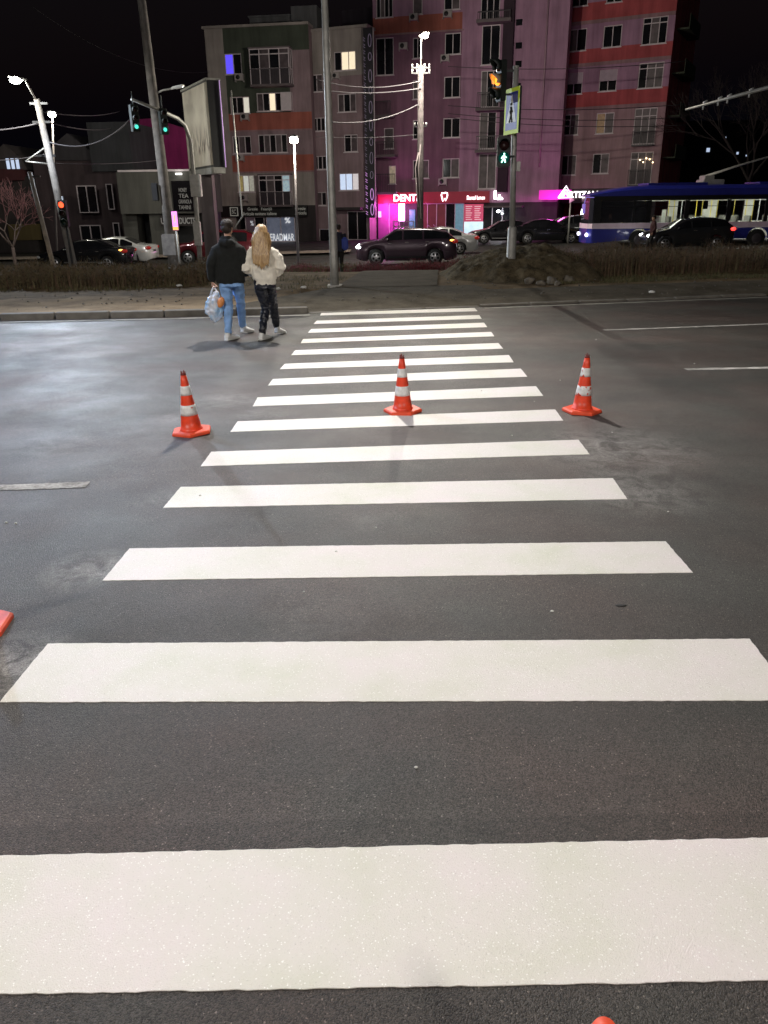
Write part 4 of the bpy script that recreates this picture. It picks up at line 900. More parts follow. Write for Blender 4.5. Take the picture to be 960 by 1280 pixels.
def stucco(name, c, var=.16):
    """painted render with rain streaks and blotches"""
    if name in MC: return MC[name]
    M = mat(name, c, .92, var=var, vscale=.7, bump=.25, bscale=14); nt = M.node_tree; N = nt.nodes; L = nt.links; b = N['Principled BSDF']; src = b.inputs['Base Color'].links[0].from_socket
    tc = N.new('ShaderNodeTexCoord'); mp = N.new('ShaderNodeMapping'); mp.inputs['Scale'].default_value = (2.2, 2.2, .22); L.new(tc.outputs['Object'], mp.inputs[0])
    nz = N.new('ShaderNodeTexNoise'); nz.inputs['Scale'].default_value = 1.0; nz.inputs['Detail'].default_value = 7; nz.inputs['Roughness'].default_value = .65; L.new(mp.outputs[0], nz.inputs['Vector'])
    mr = N.new('ShaderNodeMapRange'); L.new(nz.outputs['Fac'], mr.inputs[0]); mr.inputs[1].default_value = .35; mr.inputs[2].default_value = .7; mr.inputs[3].default_value = .74; mr.inputs[4].default_value = 1.12
    cb = N.new('ShaderNodeCombineColor'); [L.new(mr.outputs[0], cb.inputs[i]) for i in range(3)]
    mx = N.new('ShaderNodeMix'); mx.data_type = 'RGBA'; mx.blend_type = 'MULTIPLY'; mx.inputs[0].default_value = 1; L.new(src, mx.inputs[6]); L.new(cb.outputs[0], mx.inputs[7]); L.new(mx.outputs[2], b.inputs['Base Color'])
    return M
W_DG = stucco('stucco_dark_green', (.075, .088, .068)); W_BE = stucco('stucco_grey_beige', (.38, .335, .32)); W_RED = stucco('stucco_brick_red', (.42, .13, .10))
W_MV = stucco('stucco_mauve_grey', (.31, .22, .245)); W_MP = stucco('stucco_plum_glow', (.24, .12, .18)); W_MV2 = stucco('stucco_mauve_glow', (.44, .25, .37)); W_RED2 = stucco('stucco_red', (.50, .10, .11))  # plum and pinkish mauve carry the signs' purple light as wall colour
W_DK = stucco('plinth_dark', (.05, .042, .045)); W_SILL = stucco('stucco_pale_band', (.36, .22, .24)); W_BR = stucco('stucco_rosy_beige', (.42, .27, .30))
class Fac:
    def __init__(s, X, Y, deg):
        s.O = Vector((X, Y, 0)); a = R_(deg); s.d = Vector((math.cos(a), -math.sin(a), 0)); s.n = Vector((-math.sin(a), -math.cos(a), 0))
    def uz(s, px, py):
        d = ray(px, py); t = (s.O-C0).dot(s.n)/d.dot(s.n); p = C0+d*t; return (p-s.O).dot(s.d), p.z
    def p(s, u, z, o=0): return s.O+s.d*u+s.n*o+Vector((0, 0, z))
    def rect(s, r):
        x0, y0, x1, y1 = r; xm, ym = (x0+x1)/2, (y0+y1)/2
        return s.uz(x0, ym)[0], s.uz(xm, y1)[1], s.uz(x1, ym)[0], s.uz(xm, y0)[1]
    def bx(s, b, u0, z0, u1, z1, o0, o1, mi=0):
        P = [s.p(u0, z0, o0), s.p(u1, z0, o0), s.p(u1, z1, o0), s.p(u0, z1, o0)]; b.prism(P, (0, 0, 0), s.n*(o1-o0), mi)
def wall(F, u0, u1, z0, z1, holes, cf, mats, parent, depth=11, rec=.16, name='wall', zc=()):
    """front wall with real openings, side and back walls, roof slab"""
    us = sorted({u0, u1} | {h[0] for h in holes} | {h[2] for h in holes}); zs = sorted({z0, z1} | {h[1] for h in holes} | {h[3] for h in holes} | {z for z in zc if z0 < z < z1})
    us = [u for u in us if u0 <= u <= u1]; zs = [z for z in zs if z0 <= z <= z1]; b = MB()
    for i in range(len(us)-1):
        for j in range(len(zs)-1):
            um, zm = (us[i]+us[i+1])/2, (zs[j]+zs[j+1])/2
            if us[i+1]-us[i] < 1e-4 or zs[j+1]-zs[j] < 1e-4: continue
            if any(h[0] < um < h[2] and h[1] < zm < h[3] for h in holes): continue
            b.quad(F.p(us[i], zs[j]), F.p(us[i+1], zs[j]), F.p(us[i+1], zs[j+1]), F.p(us[i], zs[j+1]), cf(um, zm))
    for h in holes:
        c = cf((h[0]+h[2])/2, h[1]-.05)
        a = [(h[0], h[1]), (h[2], h[1]), (h[2], h[3]), (h[0], h[3])]
        for k in range(4):
            p, q = a[k], a[(k+1) % 4]; b.quad(F.p(*p), F.p(*q), F.p(*q, -rec-.05), F.p(*p, -rec-.05), c)
    cs = cf(u0+.01, (z0+z1)/2)
    b.quad(F.p(u0, z0), F.p(u0, z1), F.p(u0, z1, -depth), F.p(u0, z0, -depth), cs); b.quad(F.p(u1, z0), F.p(u1, z1), F.p(u1, z1, -depth), F.p(u1, z0, -depth), cf(u1-.01, (z0+z1)/2))
    b.quad(F.p(u0, z0, -depth), F.p(u1, z0, -depth), F.p(u1, z1, -depth), F.p(u0, z1, -depth), cs); b.quad(F.p(u0, z1), F.p(u1, z1), F.p(u1, z1, -depth), F.p(u0, z1, -depth), cs)
    o = b.build(name, mats, parent, fixn=False); return o
def window(F, h, parent, cols=2, lits={}, transom=0.0, rec=.12, fw=.06, shutter=0.0, mats=None, sill=True, curtain=None):
    u0, z0, u1, z1 = h; b = MB(); o0, o1 = -rec, -rec+.07
    F.bx(b, u0, z0, u0+fw, z1, o0, o1); F.bx(b, u1-fw, z0, u1, z1, o0, o1); F.bx(b, u0+fw, z0, u1-fw, z0+fw, o0, o1); F.bx(b, u0+fw, z1-fw, u1-fw, z1, o0, o1)
    for k in range(1, cols): u = u0+(u1-u0)*k/cols; F.bx(b, u-fw/2, z0+fw, u+fw/2, z1-fw, o0, o1-.004)
    if transom: zt = z0+(z1-z0)*transom; F.bx(b, u0+fw, zt-fw/2, u1-fw, zt+fw/2, o0, o1-.008)
    w_ = b.build('window', M_frame, parent, fixn=False)
    b = MB(); ms = [M_glassd, M_curt]+[m_ for m_ in dict.fromkeys(lits.values())]
    for k in range(cols):
        a, c = u0+(u1-u0)*k/cols, u0+(u1-u0)*(k+1)/cols; mi = ms.index(lits[k]) if k in lits else (1 if (curtain and k in curtain) else 0)
        b.quad(F.p(a, z0, o0+.02), F.p(c, z0, o0+.02), F.p(c, z1, o0+.02), F.p(a, z1, o0+.02), mi)
    b.build('pane', ms, w_, fixn=False)
    if shutter:
        b = MB(); F.bx(b, u0+.03, z1-(z1-z0)*shutter, u1-.03, z1-.01, o1, o1+.03); b.build('shutter', mat('roller_shutter', (.42, .33, .40), .6), w_, fixn=False)
    if sill:
        b = MB(); F.bx(b, u0-.06, z0-.06, u1+.06, z0-.002, -.02, .07); b.build('sill', M_frame, w_, fixn=False)
    return w_
def aircon(F, px, py, parent, s=1):
    u, z = F.uz(px, py); b = MB(); F.bx(b, u-.42*s, z-.28*s, u+.42*s, z+.28*s, .05, .33)
    F.bx(b, u-.35, z-.33, u-.31, z-.28*s, 0, .3); F.bx(b, u+.31, z-.33, u+.35, z-.28*s, 0, .3); o = b.build('air_conditioner', M_ac, parent, fixn=False)
    b = MB(); c = F.p(u-.1*s, z, .33); b.tube([c, c+F.n*.012], [.21*s, .21*s], 14); b.build('fan_grille', M_dkm, o)
def balcony(F, h, parent, out=.9, cols=4, railh=.42, glazed=True, lits={}, slab=True, roof=True):
    """projecting glazed balcony: slab, low dark railing panel, glazed frame"""
    u0, z0, u1, z1 = h; t = None
    b = MB()
    for (a, c, oa, ob) in ((u0-.05, u1+.05, 0, out+.05),): F.bx(b, a, z0-.16, c, z0, oa, ob)
    if roof: F.bx(b, u0-.05, z1, u1+.05, z1+.1, 0, out+.05)
    o = b.build('balcony', M_slab, parent, fixn=False)
    b = MB(); fw = .07; zr = z0+(z1-z0)*railh
    for k in range(cols+1): u = u0+(u1-u0)*k/cols; u = min(max(u, u0+fw/2), u1-fw/2); F.bx(b, u-fw/2, z0, u+fw/2, z1, out-.06, out)
    for z in (zr, z1-fw, z1-.42): F.bx(b, u0, z-.0, u1, z+fw, out-.055, out-.005)
    for u in (u0, u1-fw):
        for oo in (0.02, out*.5): F.bx(b, u, z0, u+fw, z1, oo, oo+fw)
        F.bx(b, u, zr, u+fw, zr+fw, fw, out-.06); F.bx(b, u, z1-fw, u+fw, z1, fw, out-.06)
    b.build('balcony_frame', M_frame, o, fixn=False)
    if glazed:
        b = MB(); ms = [M_glassd, M_curt]+[m_ for m_ in dict.fromkeys(lits.values())]
        for k in range(cols):
            a, c = u0+(u1-u0)*k/cols, u0+(u1-u0)*(k+1)/cols; b.quad(F.p(a, zr, out-.04), F.p(c, zr, out-.04), F.p(c, z1, out-.04), F.p(a, z1, out-.04), ms.index(lits[k]) if k in lits else (k % 2))
        for u in (u0+.03, u1-.03): b.quad(F.p(u, zr, 0), F.p(u, zr, out-.04), F.p(u, z1, out-.04), F.p(u, z1, 0), 0)
        b.build('pane', ms, o, fixn=False)
    b = MB(); n = int((u1-u0)/.14)
    for k in range(n+1): u = u0+(u1-u0)*k/n; F.bx(b, u-.012, z0, u+.012, zr, out+.0, out+.02)
    F.bx(b, u0, zr, u1, zr+.05, out, out+.04)
    b.quad(F.p(u0, z0, out-.035), F.p(u1, z0, out-.035), F.p(u1, zr, out-.035), F.p(u0, zr, out-.035))
    for u in (u0+.035, u1-.035): b.quad(F.p(u, z0, 0), F.p(u, z0, out-.035), F.p(u, zr, out-.035), F.p(u, zr, 0))
    b.build('railing', M_rail, o, fixn=False)
def place_text(o, F, u, z, out):
    """text mesh (local XY) onto the facade"""
    M_ = Matrix((F.d, Vector((0, 0, 1)), F.n)).transposed().to_4x4(); M_.translation = F.p(u, z, out); o.matrix_local = M_
def ftext(F, txt, r, M_, parent, out=.3, bold=0.0, name='lettering'):
    u0, z0, u1, z1 = F.rect(r); o = text_mesh(txt, 1, .01, M_, parent, name, fit=(u1-u0, z1-z0), bold=bold); place_text(o, F, u0, z0, out); return o
def bld(name, label): return thing(name, label, 'building')
# ---- block A: left apartment block
FA = Fac(-13.2, 70.5, 8)
A = bld('apartment_block', 'grey, green and red apartment block with glazed balconies over the tile shop at left')
ua0 = FA.uz(257, 60)[0]; ua1 = FA.uz(388, 100)[0]; zt = FA.uz(330, 33)[1]
wn_ = [((281, 67, 302, 93), 2, {0: L_BLUE}, None), ((288, 121, 312, 142), 3, {2: lit('lit_blind', (.8, .8, .7), (1, .95, .8), .5)}, None), ((291, 170, 314, 192), 3, {}, (1,)),
       ((297, 219, 318, 240), 3, {0: lit('lit_yellow_dim', (.6, .5, .2), (.8, .65, .25), .12), 1: lit('lit_curtain', (.7, .7, .6), (.85, .9, .85), .38), 2: lit('lit_curtain2', (.6, .6, .5), (.8, .8, .7), .2)}, None), ((321, 116, 352, 139), 4, {2: L_WARM}, (0,)), ((323, 168, 359, 191), 5, {}, (1, 3))]
HA = [FA.rect(r) for r, _, _, _ in wn_]
shopA = FA.rect((300, 271, 371, 303)); HA.append(shopA)
u_p = FA.uz(283, 100)[0]; zr1a, zr1b = FA.uz(335, 162)[1], FA.uz(335, 141)[1]; zr2a, zr2b = FA.uz(335, 214)[1], FA.uz(335, 194)[1]; zg = FA.uz(335, 118)[1]; zs = FA.uz(335, 257)[1]
u_q = FA.uz(376, 160)[0]
def cfA(u, z):
    if u < u_p: return 1
    if zr1a < z < zr1b or zr2a < z < zr2b: return 2
    if z > zr1b: return 0 if u < u_q or z > zg+3 else 3
    if z > zr2b: return 3
    return 1 if z > zs else 4
wall(FA, ua0, ua1, -1.3, zt, HA, cfA, [W_DG, W_BE, W_RED, W_MV, W_DK], A, zc=(zr1a, zr1b, zr2a, zr2b, zg, zs, zg+3))
for (r, c, l, cu), h in zip(wn_, HA): window(FA, h, A, c, l, curtain=cu)
balcony(FA, FA.rect((317, 63, 366, 107)), A, 1.0, 4)
balcony(FA, FA.rect((327, 219, 366, 256)), A, .7, 4, lits={3: lit('lit_sliver', (.6, .8, .9), (.6, .85, 1), .25)})
b = MB(); FA.bx(b, *FA.rect((353, 116, 366, 139)), .0, .5); b.build('bay', M_frame, A, fixn=False)
for z0_ in (zr1a, zr2a): b = MB(); FA.bx(b, u_p, z0_-.12, ua1, z0_, 0, .06); b.build('string_course', W_SILL, A, fixn=False)
for px, py in ((300, 97), (307, 146), (301, 197), (306, 247)): aircon(FA, px, py, A, .8)
b = MB(); u0, z0, u1, z1 = FA.rect((302, 14, 357, 32)); FA.bx(b, u0, zt, u1, z1, -6, -2); FA.bx(b, u0-.1, z1, u1+.1, z1+.12, -6.1, -1.9); u0, z0, u1, z1 = FA.rect((357, 1, 390, 32)); FA.bx(b, u0, zt, u1, z1, -6.5, -1.6)
b.build('roof_house', stucco('rooftop_grey', (.11, .11, .12)), A, fixn=False)
b = MB(); FA.bx(b, ua0-.15, zt, ua1, zt+.18, -11, .15); b.build('parapet', W_BE, A, fixn=False)
# shop: black sign band with pale lettering, door and show window
b = MB(); u0, z0, u1, z1 = FA.rect((270, 257, 385, 271)); FA.bx(b, u0, z0, u1, z1, .02, .28); sb = b.build('sign_band', mat('black_sign_band', (.012, .012, .012), .5), A, fixn=False)
M_let = mat('pale_letters', (.5, .5, .46), .6, emit=(.9, .9, .8), es=.10)
ftext(FA, 'Gresie   Faianță', (311, 259, 341, 264), M_let, sb); ftext(FA, 'Articole sanitare italiene', (305, 265, 347, 269), M_let, sb)
ftext(FA, 'Gresie', (370, 258.5, 383, 262.5), M_let, sb); ftext(FA, 'Articole', (370, 264, 384, 268), M_let, sb)
b = MB(); u0, z0, u1, z1 = FA.rect((289, 259, 299, 270)); 
for a_ in ((u0, z0, u1, z0+.07), (u0, z1-.07, u1, z1), (u0, z0+.07, u0+.07, z1-.07), (u1-.07, z0+.07, u1, z1-.07)): FA.bx(b, *a_, .28, .31)
b.build('square_logo', M_let, sb, fixn=False); ftext(FA, 'SC', (291.5, 262, 296.5, 267), M_let, sb)
M_shopin = lit('shop_interior_dim', (.16, .17, .22), (.35, .42, .6), .13, var=.7, vs=1.3)
h = FA.rect((333, 271, 369, 302)); window(FA, (h[0], h[1], h[2], h[3]), A, 2, {0: M_shopin, 1: M_shopin}, rec=.1, sill=False)
h = FA.rect((307, 271, 331, 303)); window(FA, (h[0], h[1], h[2], h[3]), A, 2, {0: lit('shop_door_dim', (.1, .07, .09), (.3, .2, .25), .06)}, rec=.1, sill=False)
M_wl = mat('white_decal', (.75, .75, .78), .5, emit=(.9, .95, 1), es=.5)
ftext(FA, 'ERADMAR', (338, 292, 368, 301), M_wl, A, out=.02, bold=.015); ftext(FA, '%', (356, 272, 363, 279), M_wl, A, out=.02, bold=.03); ftext(FA, '%', (313, 276, 317, 282), M_wl, A, out=.02)
# ---- block B: middle block with blade sign
FB = Fac(-3.84, 69.5, 20)
B_ = bld('apartment_block', 'narrow beige mauve block with tall black blade sign at its corner')
ub0 = FB.uz(389, 160)[0]; ub1 = FB.uz(459, 100)[0]; zt = FB.uz(425, 37)[1]
wB = [((417.5, 64, 444.5, 88), 3, {1: L_WARM, 2: L_WARM}, None), ((388, 93, 403, 115), 2, {}, (1,)), ((422, 117, 445, 140), 3, {}, (0, 2)), ((391, 147, 406, 164), 3, {}, None), ((430, 168, 447, 190), 2, {}, (1,)), ((392, 195, 408, 212), 3, {}, None),
      ((424, 216.5, 448.5, 238), 3, {0: L_COOL, 1: L_COOL, 2: lit('lit_pane_pale', (.7, .7, .7), (.9, .82, .85), .5)}, None), ((396, 240, 408, 257), 2, {}, (0,)), ((434, 264, 459, 300), 2, {}, None), ((399, 286, 414, 308), 1, {}, None)]
HB = [FB.rect(r) for r, *_ in wB]; zp = FB.uz(425, 262)[1]
wall(FB, ub0, ub1, -1.3, zt, HB, lambda u, z: 0 if z > FB.uz(425, 95)[1] else 1, [W_BE, W_MV], B_, depth=9, zc=(FB.uz(425, 95)[1],))
for (r, c, l, cu), h in zip(wB, HB): window(FB, h, B_, c, l, curtain=cu)
aircon(FB, 421, 95, B_, .7)
b = MB(); FB.bx(b, ub0, zt, ub1+.1, zt+.2, -9, .12); b.build('parapet', W_BE, B_, fixn=False)
b = MB(); u0, z0, u1, z1 = FB.rect((421, 259, 455, 262.5)); FB.bx(b, u0, z0, u1, z1, 0, .8); b.build('canopy', W_DK, B_, fixn=False)
b = MB(); u0, z0, u1, z1 = FB.rect((392, -10, 470, 50)); FB.bx(b, u0, 10, u1+1.5, z1, -9, -5.5); b.build('upper_storey', stucco('stucco_set_back', (.045, .035, .05)), B_, fixn=False)
# blade sign
FS = Fac(-1.0, 68.2, 12)
t = thing('blade_sign', 'tall black vertical blade sign with white loops and small letters', 'sign')
b = MB(); u0, z0, u1, z1 = FS.rect((458, 36, 468.5, 291)); z0 = FS.uz(466, 272)[1]; FS.bx(b, u0, z0, u1, z1, 0, .5); b.build('sign_box', mat('blade_sign_black', (.015, .012, .02), .5), t, fixn=False)
um = (u0+u1)/2; M_b1 = mat('blade_letters_grey', (.35, .3, .4), .6, emit=(.6, .45, .7), es=.10); M_b2 = mat('blade_letters_lit', (.6, .4, .7), .6, emit=(.9, .4, 1), es=.7)
for (zz, ww) in ((52, 0), (72, 1), (96, 0), (114, 1), (135, 0), (157, 0), (178, 1), (198, 0), (219, 1), (243, 0), (262, 0)):
    uc, zc_ = um+.16, FS.uz(464, zz)[1]; b = MB(); K = 18; rx, rz = .12, .42 if not ww else .26
    b.tube([FS.p(uc+rx*math.cos(2*math.pi*k/K), zc_+rz*math.sin(2*math.pi*k/K), .52) for k in range(K+1)], .022, 5); b.build('loop_letter', M_b2 if zz > 235 else M_b1, t)
zz = 48
while zz < 266:
    h_ = FS.uz(460, zz)[1]; b = MB(); s_ = .10
    pts = [FS.p(um-.28+(s_ if k % 2 else -s_)*.8, h_-k*.09, .52) for k in range(4)]; b.tube(pts, .02, 5); b.build('small_letter', M_b2 if zz > 215 else M_b1, t); zz += 8
b = MB(); FS.bx(b, u1+.04, z0, u1+.10, z1, .3, .4); b.build('edge_frame', M_frame, t, fixn=False)
# ---- block C
FC = Fac(4.25, 69, 14)
C_ = bld('apartment_block', 'red-banded apartment block with plum sign light painted in, standing above the red DENTI shop front')
uc0 = FC.uz(468, 160)[0]; uc1 = FC.uz(706, 110)[0]; zt = 20
wC = [((470, -8, 491, 22), 4, {}, (1,)), ((516, -8, 528, 18), 1, {}, (0,)), ((555, -8, 575, 12), 2, {}, (1,)), ((470, 47, 492, 94), 2, {}, None), ((516, 47, 528, 73), 2, {}, None), ((556, 41, 576, 68), 2, {}, None), ((516, 100, 528, 124), 2, {}, (0,)), ((555, 95.5, 575, 122), 2, {}, None),
      ((516, 150, 528, 174), 2, {}, None), ((554, 147.5, 575, 172), 2, {}, None), ((516, 200, 536, 223), 2, {}, (1,)), ((553, 198, 574, 222), 2, {}, (1,)), ((486, 207, 495, 230), 1, {0: L_DIM}, None), ((480, 160, 492, 186), 1, {}, (0,)),
      ((602, 31, 625, 81), 2, {}, None), ((601, -8, 625, 26), 3, {}, None), ((601, 88, 624, 134), 3, {}, (0,)), ((599, 140, 620, 186), 2, {}, (0,)), ((598, 192, 620, 236), 2, {}, (0, 1))]
HC = [FC.rect(r) for r, *_ in wC]
GC = [FC.rect((523, 254, 580, 291)), FC.rect((486, 254, 500, 300)), FC.rect((602, 258, 640, 302))]
zC1, zC2 = FC.uz(520, 40)[1], FC.uz(520, 19)[1]; zf = FC.uz(540, 254)[1]; u5 = FC.uz(578, 120)[0]
def cfC(u, z):
    if z < zf: return 2
    if u > u5: return 3
    return 1 if zC1 < z < zC2 else (0 if z < zC1 else 3)
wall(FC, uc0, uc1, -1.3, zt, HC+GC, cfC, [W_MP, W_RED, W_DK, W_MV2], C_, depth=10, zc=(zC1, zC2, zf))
for (r, c, l, cu), h in zip(wC, HC): window(FC, h, C_, c, l, curtain=cu)
b = MB(); FC.bx(b, uc0, zC1-.12, u5, zC1, 0, .07); b.build('string_course', W_SILL, C_, fixn=False)
for px, py in ((518, 22), (560, 18), (505, 58), (557, 73), (554, 227)): aircon(FC, px, py, C_, .8)
for r in ((599, 112, 624, 136), (598, 166, 622, 188), (600, 12, 626, 27)):
    h = FC.rect(r); b = MB(); FC.bx(b, h[0]-.1, h[1]-.22, h[2]+.9, h[1], 0, 1.1); o = b.build('balcony', M_slab, C_, fixn=False)
    b = MB(); n = 16
    for k in range(n+1): u = h[0]+(h[2]+.8-h[0])*k/n; FC.bx(b, u-.015, h[1], u+.015, h[3]-.3, 1.05, 1.08)
    FC.bx(b, h[0], h[3]-.34, h[2]+.8, h[3]-.28, 1.03, 1.1); FC.bx(b, h[2]+.8, h[1], h[2]+.84, h[3]-.28, 0.02, 1.08); b.build('railing', M_rail, o, fixn=False)
for r in ((473, 128, 492, 145), (473, 178, 496, 194), (473, 218, 497, 240)):
    h = FC.rect(r); b = MB(); FC.bx(b, h[0]-.1, h[1]-.2, h[2]+.1, h[1], 0, 1.0); o = b.build('balcony', M_slab, C_, fixn=False)
    b = MB(); n = 11
    for k in range(n+1): u = h[0]+(h[2]-h[0])*k/n; FC.bx(b, u-.015, h[1], u+.015, h[3], .95, .98)
    FC.bx(b, h[0], h[3]-.04, h[2], h[3]+.02, .93, 1.0); b.build('railing', M_rail, o, fixn=False)
for px, py in ((649, 28), (648.5, 57), (648, 80), (647, 108)):
    h = FC.rect((px-4, py-4, px+4, py+4)); b = MB(); FC.bx(b, *h, .004, .03); b.build('vent', M_glassd, C_, fixn=False)
b = MB(); u_, _ = FC.uz(680, 100); b.tube([FC.p(u_, 4.5, .1), FC.p(u_, 19.5, .1)], .07, 8); b.build('drainpipe', mat('pink_drainpipe', (.4, .25, .32), .5), C_)
# glazed stack side returns (tower bay right face)
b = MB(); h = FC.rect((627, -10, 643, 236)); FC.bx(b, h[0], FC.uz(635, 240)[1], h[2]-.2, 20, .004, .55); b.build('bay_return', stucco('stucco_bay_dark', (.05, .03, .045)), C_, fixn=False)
# ground floor: red fascia with white illuminated letters
M_fas = mat('red_fascia', (.30, .012, .035), .5, var=.1, emit=(.6, .02, .08), es=.10)
b = MB(); u0, z0, u1, z1 = FC.rect((474, 238, 612, 254)); z0 = FC.uz(540, 254)[1]; z1 = FC.uz(540, 240)[1]; FC.bx(b, u0, z0, u1, z1, 0.004, .45); fas = b.build('fascia', M_fas, C_, fixn=False)
M_wlit = mat('white_lit_letters', (.9, .9, .9), .5, emit=(1, .94, .97), es=3.2)
ftext(FC, 'DENTI', (494, 243, 524, 251.5), M_wlit, fas, out=.5, bold=.02); ftext(FC, 'Dental lumen', (585, 244.5, 607, 249.5), M_wlit, fas, out=.5, bold=.0)
u, z = FC.uz(557, 246); b = MB()
b.tube([FC.p(u+x, z+y, .5) for x, y in ((-.12, -.34), (-.2, -.05), (-.26, .14), (-.2, .3), (-.05, .26), (.08, .32), (.22, .28), (.25, .1), (.18, -.1), (.1, -.3), (.0, -.12))], .045, 6); b.build('tooth_logo', M_wlit, fas)
u0, z0, u1, z1 = FC.rect((619, 240, 629, 249)); b = MB(); FC.bx(b, u0-.05, z0+.0, u0+.16, z1+.1, .5, .53); FC.bx(b, u0+.3, z0+.1, u0+.5, z1-.2, .5, .53); b.build('white_logo', M_wlit, fas, fixn=False); ftext(FC, 'club', (622, 246, 630, 250), M_wlit, fas, out=.52, bold=.02)
L_RD = lit('clinic_interior_red', (.08, .015, .02), (.6, .08, .10), .10, var=.8, vs=.8); L_TE = lit('clinic_interior_teal', (.1, .2, .25), (.3, .6, .8), .28)
window(FC, FC.rect((523, 254, 580, 291)), C_, 5, {0: L_RD, 1: L_RD, 2: L_RD, 4: L_TE}, rec=.08, sill=True)
window(FC, GC[1], C_, 1, {0: lit('pink_doorway', (.3, .05, .25), (.8, .12, .6), .08)}, rec=.1, sill=False); window(FC, GC[2], C_, 3, {}, rec=.15, sill=False)
b = MB(); FC.bx(b, *FC.rect((473.5, 254, 486, 300)), .004, .2); b.build('pink_pillar', mat('pink_pillar_paint', (.45, .12, .38), .6), C_, fixn=False)
b = MB(); FC.bx(b, *FC.rect((500.5, 254.5, 507.5, 276)), .45, .6); b.build('neon_panel', mat('pink_neon', (.9, .6, .9), .5, emit=(1, .30, .82), es=9), C_, fixn=False)
b = MB(); FC.bx(b, *FC.rect((474.5, 264, 478, 271.5)), .35, .42); b.build('small_lit_sign', mat('pink_small_sign', (.8, .4, .8), .5, emit=(1, .4, .9), es=1.6), C_, fixn=False)
b = MB(); FC.bx(b, *FC.rect((512, 262, 519, 290)), .004, .08); b.build('teal_door', mat('teal_door', (.05, .2, .22), .4, emit=(.1, .5, .55), es=.25), C_, fixn=False)
for x0 in (497, 503, 509, 515, 521): 
    b = MB(); h = FC.rect((x0-.5, 276, x0+.5, 292)); FC.bx(b, *h, 1.2, 1.25); b.build('rail_post', M_galv, C_, fixn=False)
b = MB(); FC.bx(b, *FC.rect((496, 276, 522, 277)), 1.19, 1.26); FC.bx(b, *FC.rect((496, 282, 522, 283)), 1.19, 1.26); b.build('handrail', M_galv, C_, fixn=False)
b = MB(); p, q = FC.uz(541, 280), FC.uz(571, 302)
b.tube([FC.p(*p, 2.2), FC.p(*q, 2.2)], .04, 6); b.tube([FC.p(p[0]+.5, p[1], 2.2), FC.p(q[0]+.5, q[1], 2.2)], .04, 6); b.build('stair_handrail', M_galv, C_)
# poster
b = MB(); FC.bx(b, *FC.rect((580.5, 255, 604, 292)), .06, .14); po = b.build('poster_panel', mat('poster_pink', (.5, .06, .14), .5, emit=(1, .12, .25), es=.32), C_, fixn=False)
b = MB(); FC.bx(b, *FC.rect((580.5, 277, 604, 292)), .141, .16); b.build('poster_photo', lit('poster_photo_pale', (.5, .7, .8), (.65, .9, 1), .9, var=.8, vs=2), po, fixn=False)
b = MB()
for k in range(7):
    for xx in (582.5, 593.5): FC.bx(b, *FC.rect((xx, 257.5+k*2.7, xx+8-(k % 3), 258.6+k*2.7)), .141, .15)
b.build('poster_print', mat('poster_print', (.8, .5, .55), .5, emit=(1, .55, .6), es=.5), po, fixn=False)
b = MB(); h = FC.rect((608, 257, 702, 259)); FC.bx(b, h[0], h[1], FC.uz(655, 258)[0], h[3], 0.004, 1.8); b.build('canopy', M_slab, C_, fixn=False)
u, z = FC.uz(625, 264); p = FC.p(u, z, 1.0); b = MB(); b.ell(p, (.14, .14, .1)); b.build('door_lamp', lampE('door_lamp_glow', (.9, .95, 1), 14), C_)
lamp_light('door_light', C_, p+Vector((0, -.1, -.2)), 45, (.85, .92, 1), .08)
pn = FC.p(*FC.uz(504, 266), 1.0); lamp_light('neon_light', C_, pn, 320, (1, .16, .75), .3)
pn = FC.p(*FC.uz(484, 256), 1.0); lamp_light('neon_light', C_, pn, 90, (1, .12, .85), .3)
# ---- block E: right block
FE = Fac(13.84, 70.0, 27)
E_ = bld('apartment_block', 'block with mauve sign light painted in and three red bands over the magenta ARTIZANA sign at right')
ue0 = FE.uz(705, 100)[0]-1.2; ue1 = FE.uz(835, 110)[0]; zt = 20
wE = [((714, -10, 735, 8), 2, {}, None), ((758, -10, 778, 3), 2, {}, None), ((709.5, 36, 733, 64), 2, {}, (0,)), ((754, 31.5, 777, 59), 2, {}, None), ((706, 91, 728, 118), 2, {}, None), ((749, 87, 771, 114), 2, {}, None),
      ((702, 143, 723, 169), 2, {}, (1,)), ((745, 141, 767, 167), 2, {0: lit('lit_pane_faint', (.3, .2, .12), (.9, .55, .25), .05)}, (1,)), ((699, 194, 720, 219), 2, {}, (1,)), ((740.5, 192, 761, 217), 2, {}, (1,)),
      ((803, 21, 834, 55), 3, {}, (1,)), ((798, 78, 829, 110), 3, {}, (1, 2)), ((792, 135, 820, 180), 3, {}, (0, 1, 2)), ((787, 190, 815, 231), 3, {}, (0, 1, 2))]
HE = [FE.rect(r) for r, *_ in wE]; HE2 = [FE.rect((682, 254, 760, 300))]
bands = []
for x, ya, yb in ((750, 19, 8-6), (750, 75, 57+2), (750, 128, 113)): bands.append((FE.uz(x, ya+5)[1], FE.uz(x, yb)[1]))
bands = [(FE.uz(790, 21)[1]-.15, FE.uz(790, -3)[1]), (FE.uz(790, 76)[1]-.1, FE.uz(790, 56)[1]), (FE.uz(790, 132)[1]-.1, FE.uz(790, 111)[1])]
ze_ = bands[-1][0]; zgE = FE.uz(720, 236)[1]; ul = FE.uz(708, 60)[0]
def cfE(u, z):
    if z < zgE: return 2
    if any(a < z < c for a, c in bands): return 1
    return 3 if z < ze_ else 0
wall(FE, ue0, ue1, -1.3, zt, HE+HE2, cfE, [W_MV2, W_RED2, W_DK, W_BR], E_, depth=10, zc=[z for q in bands for z in q]+[zgE])
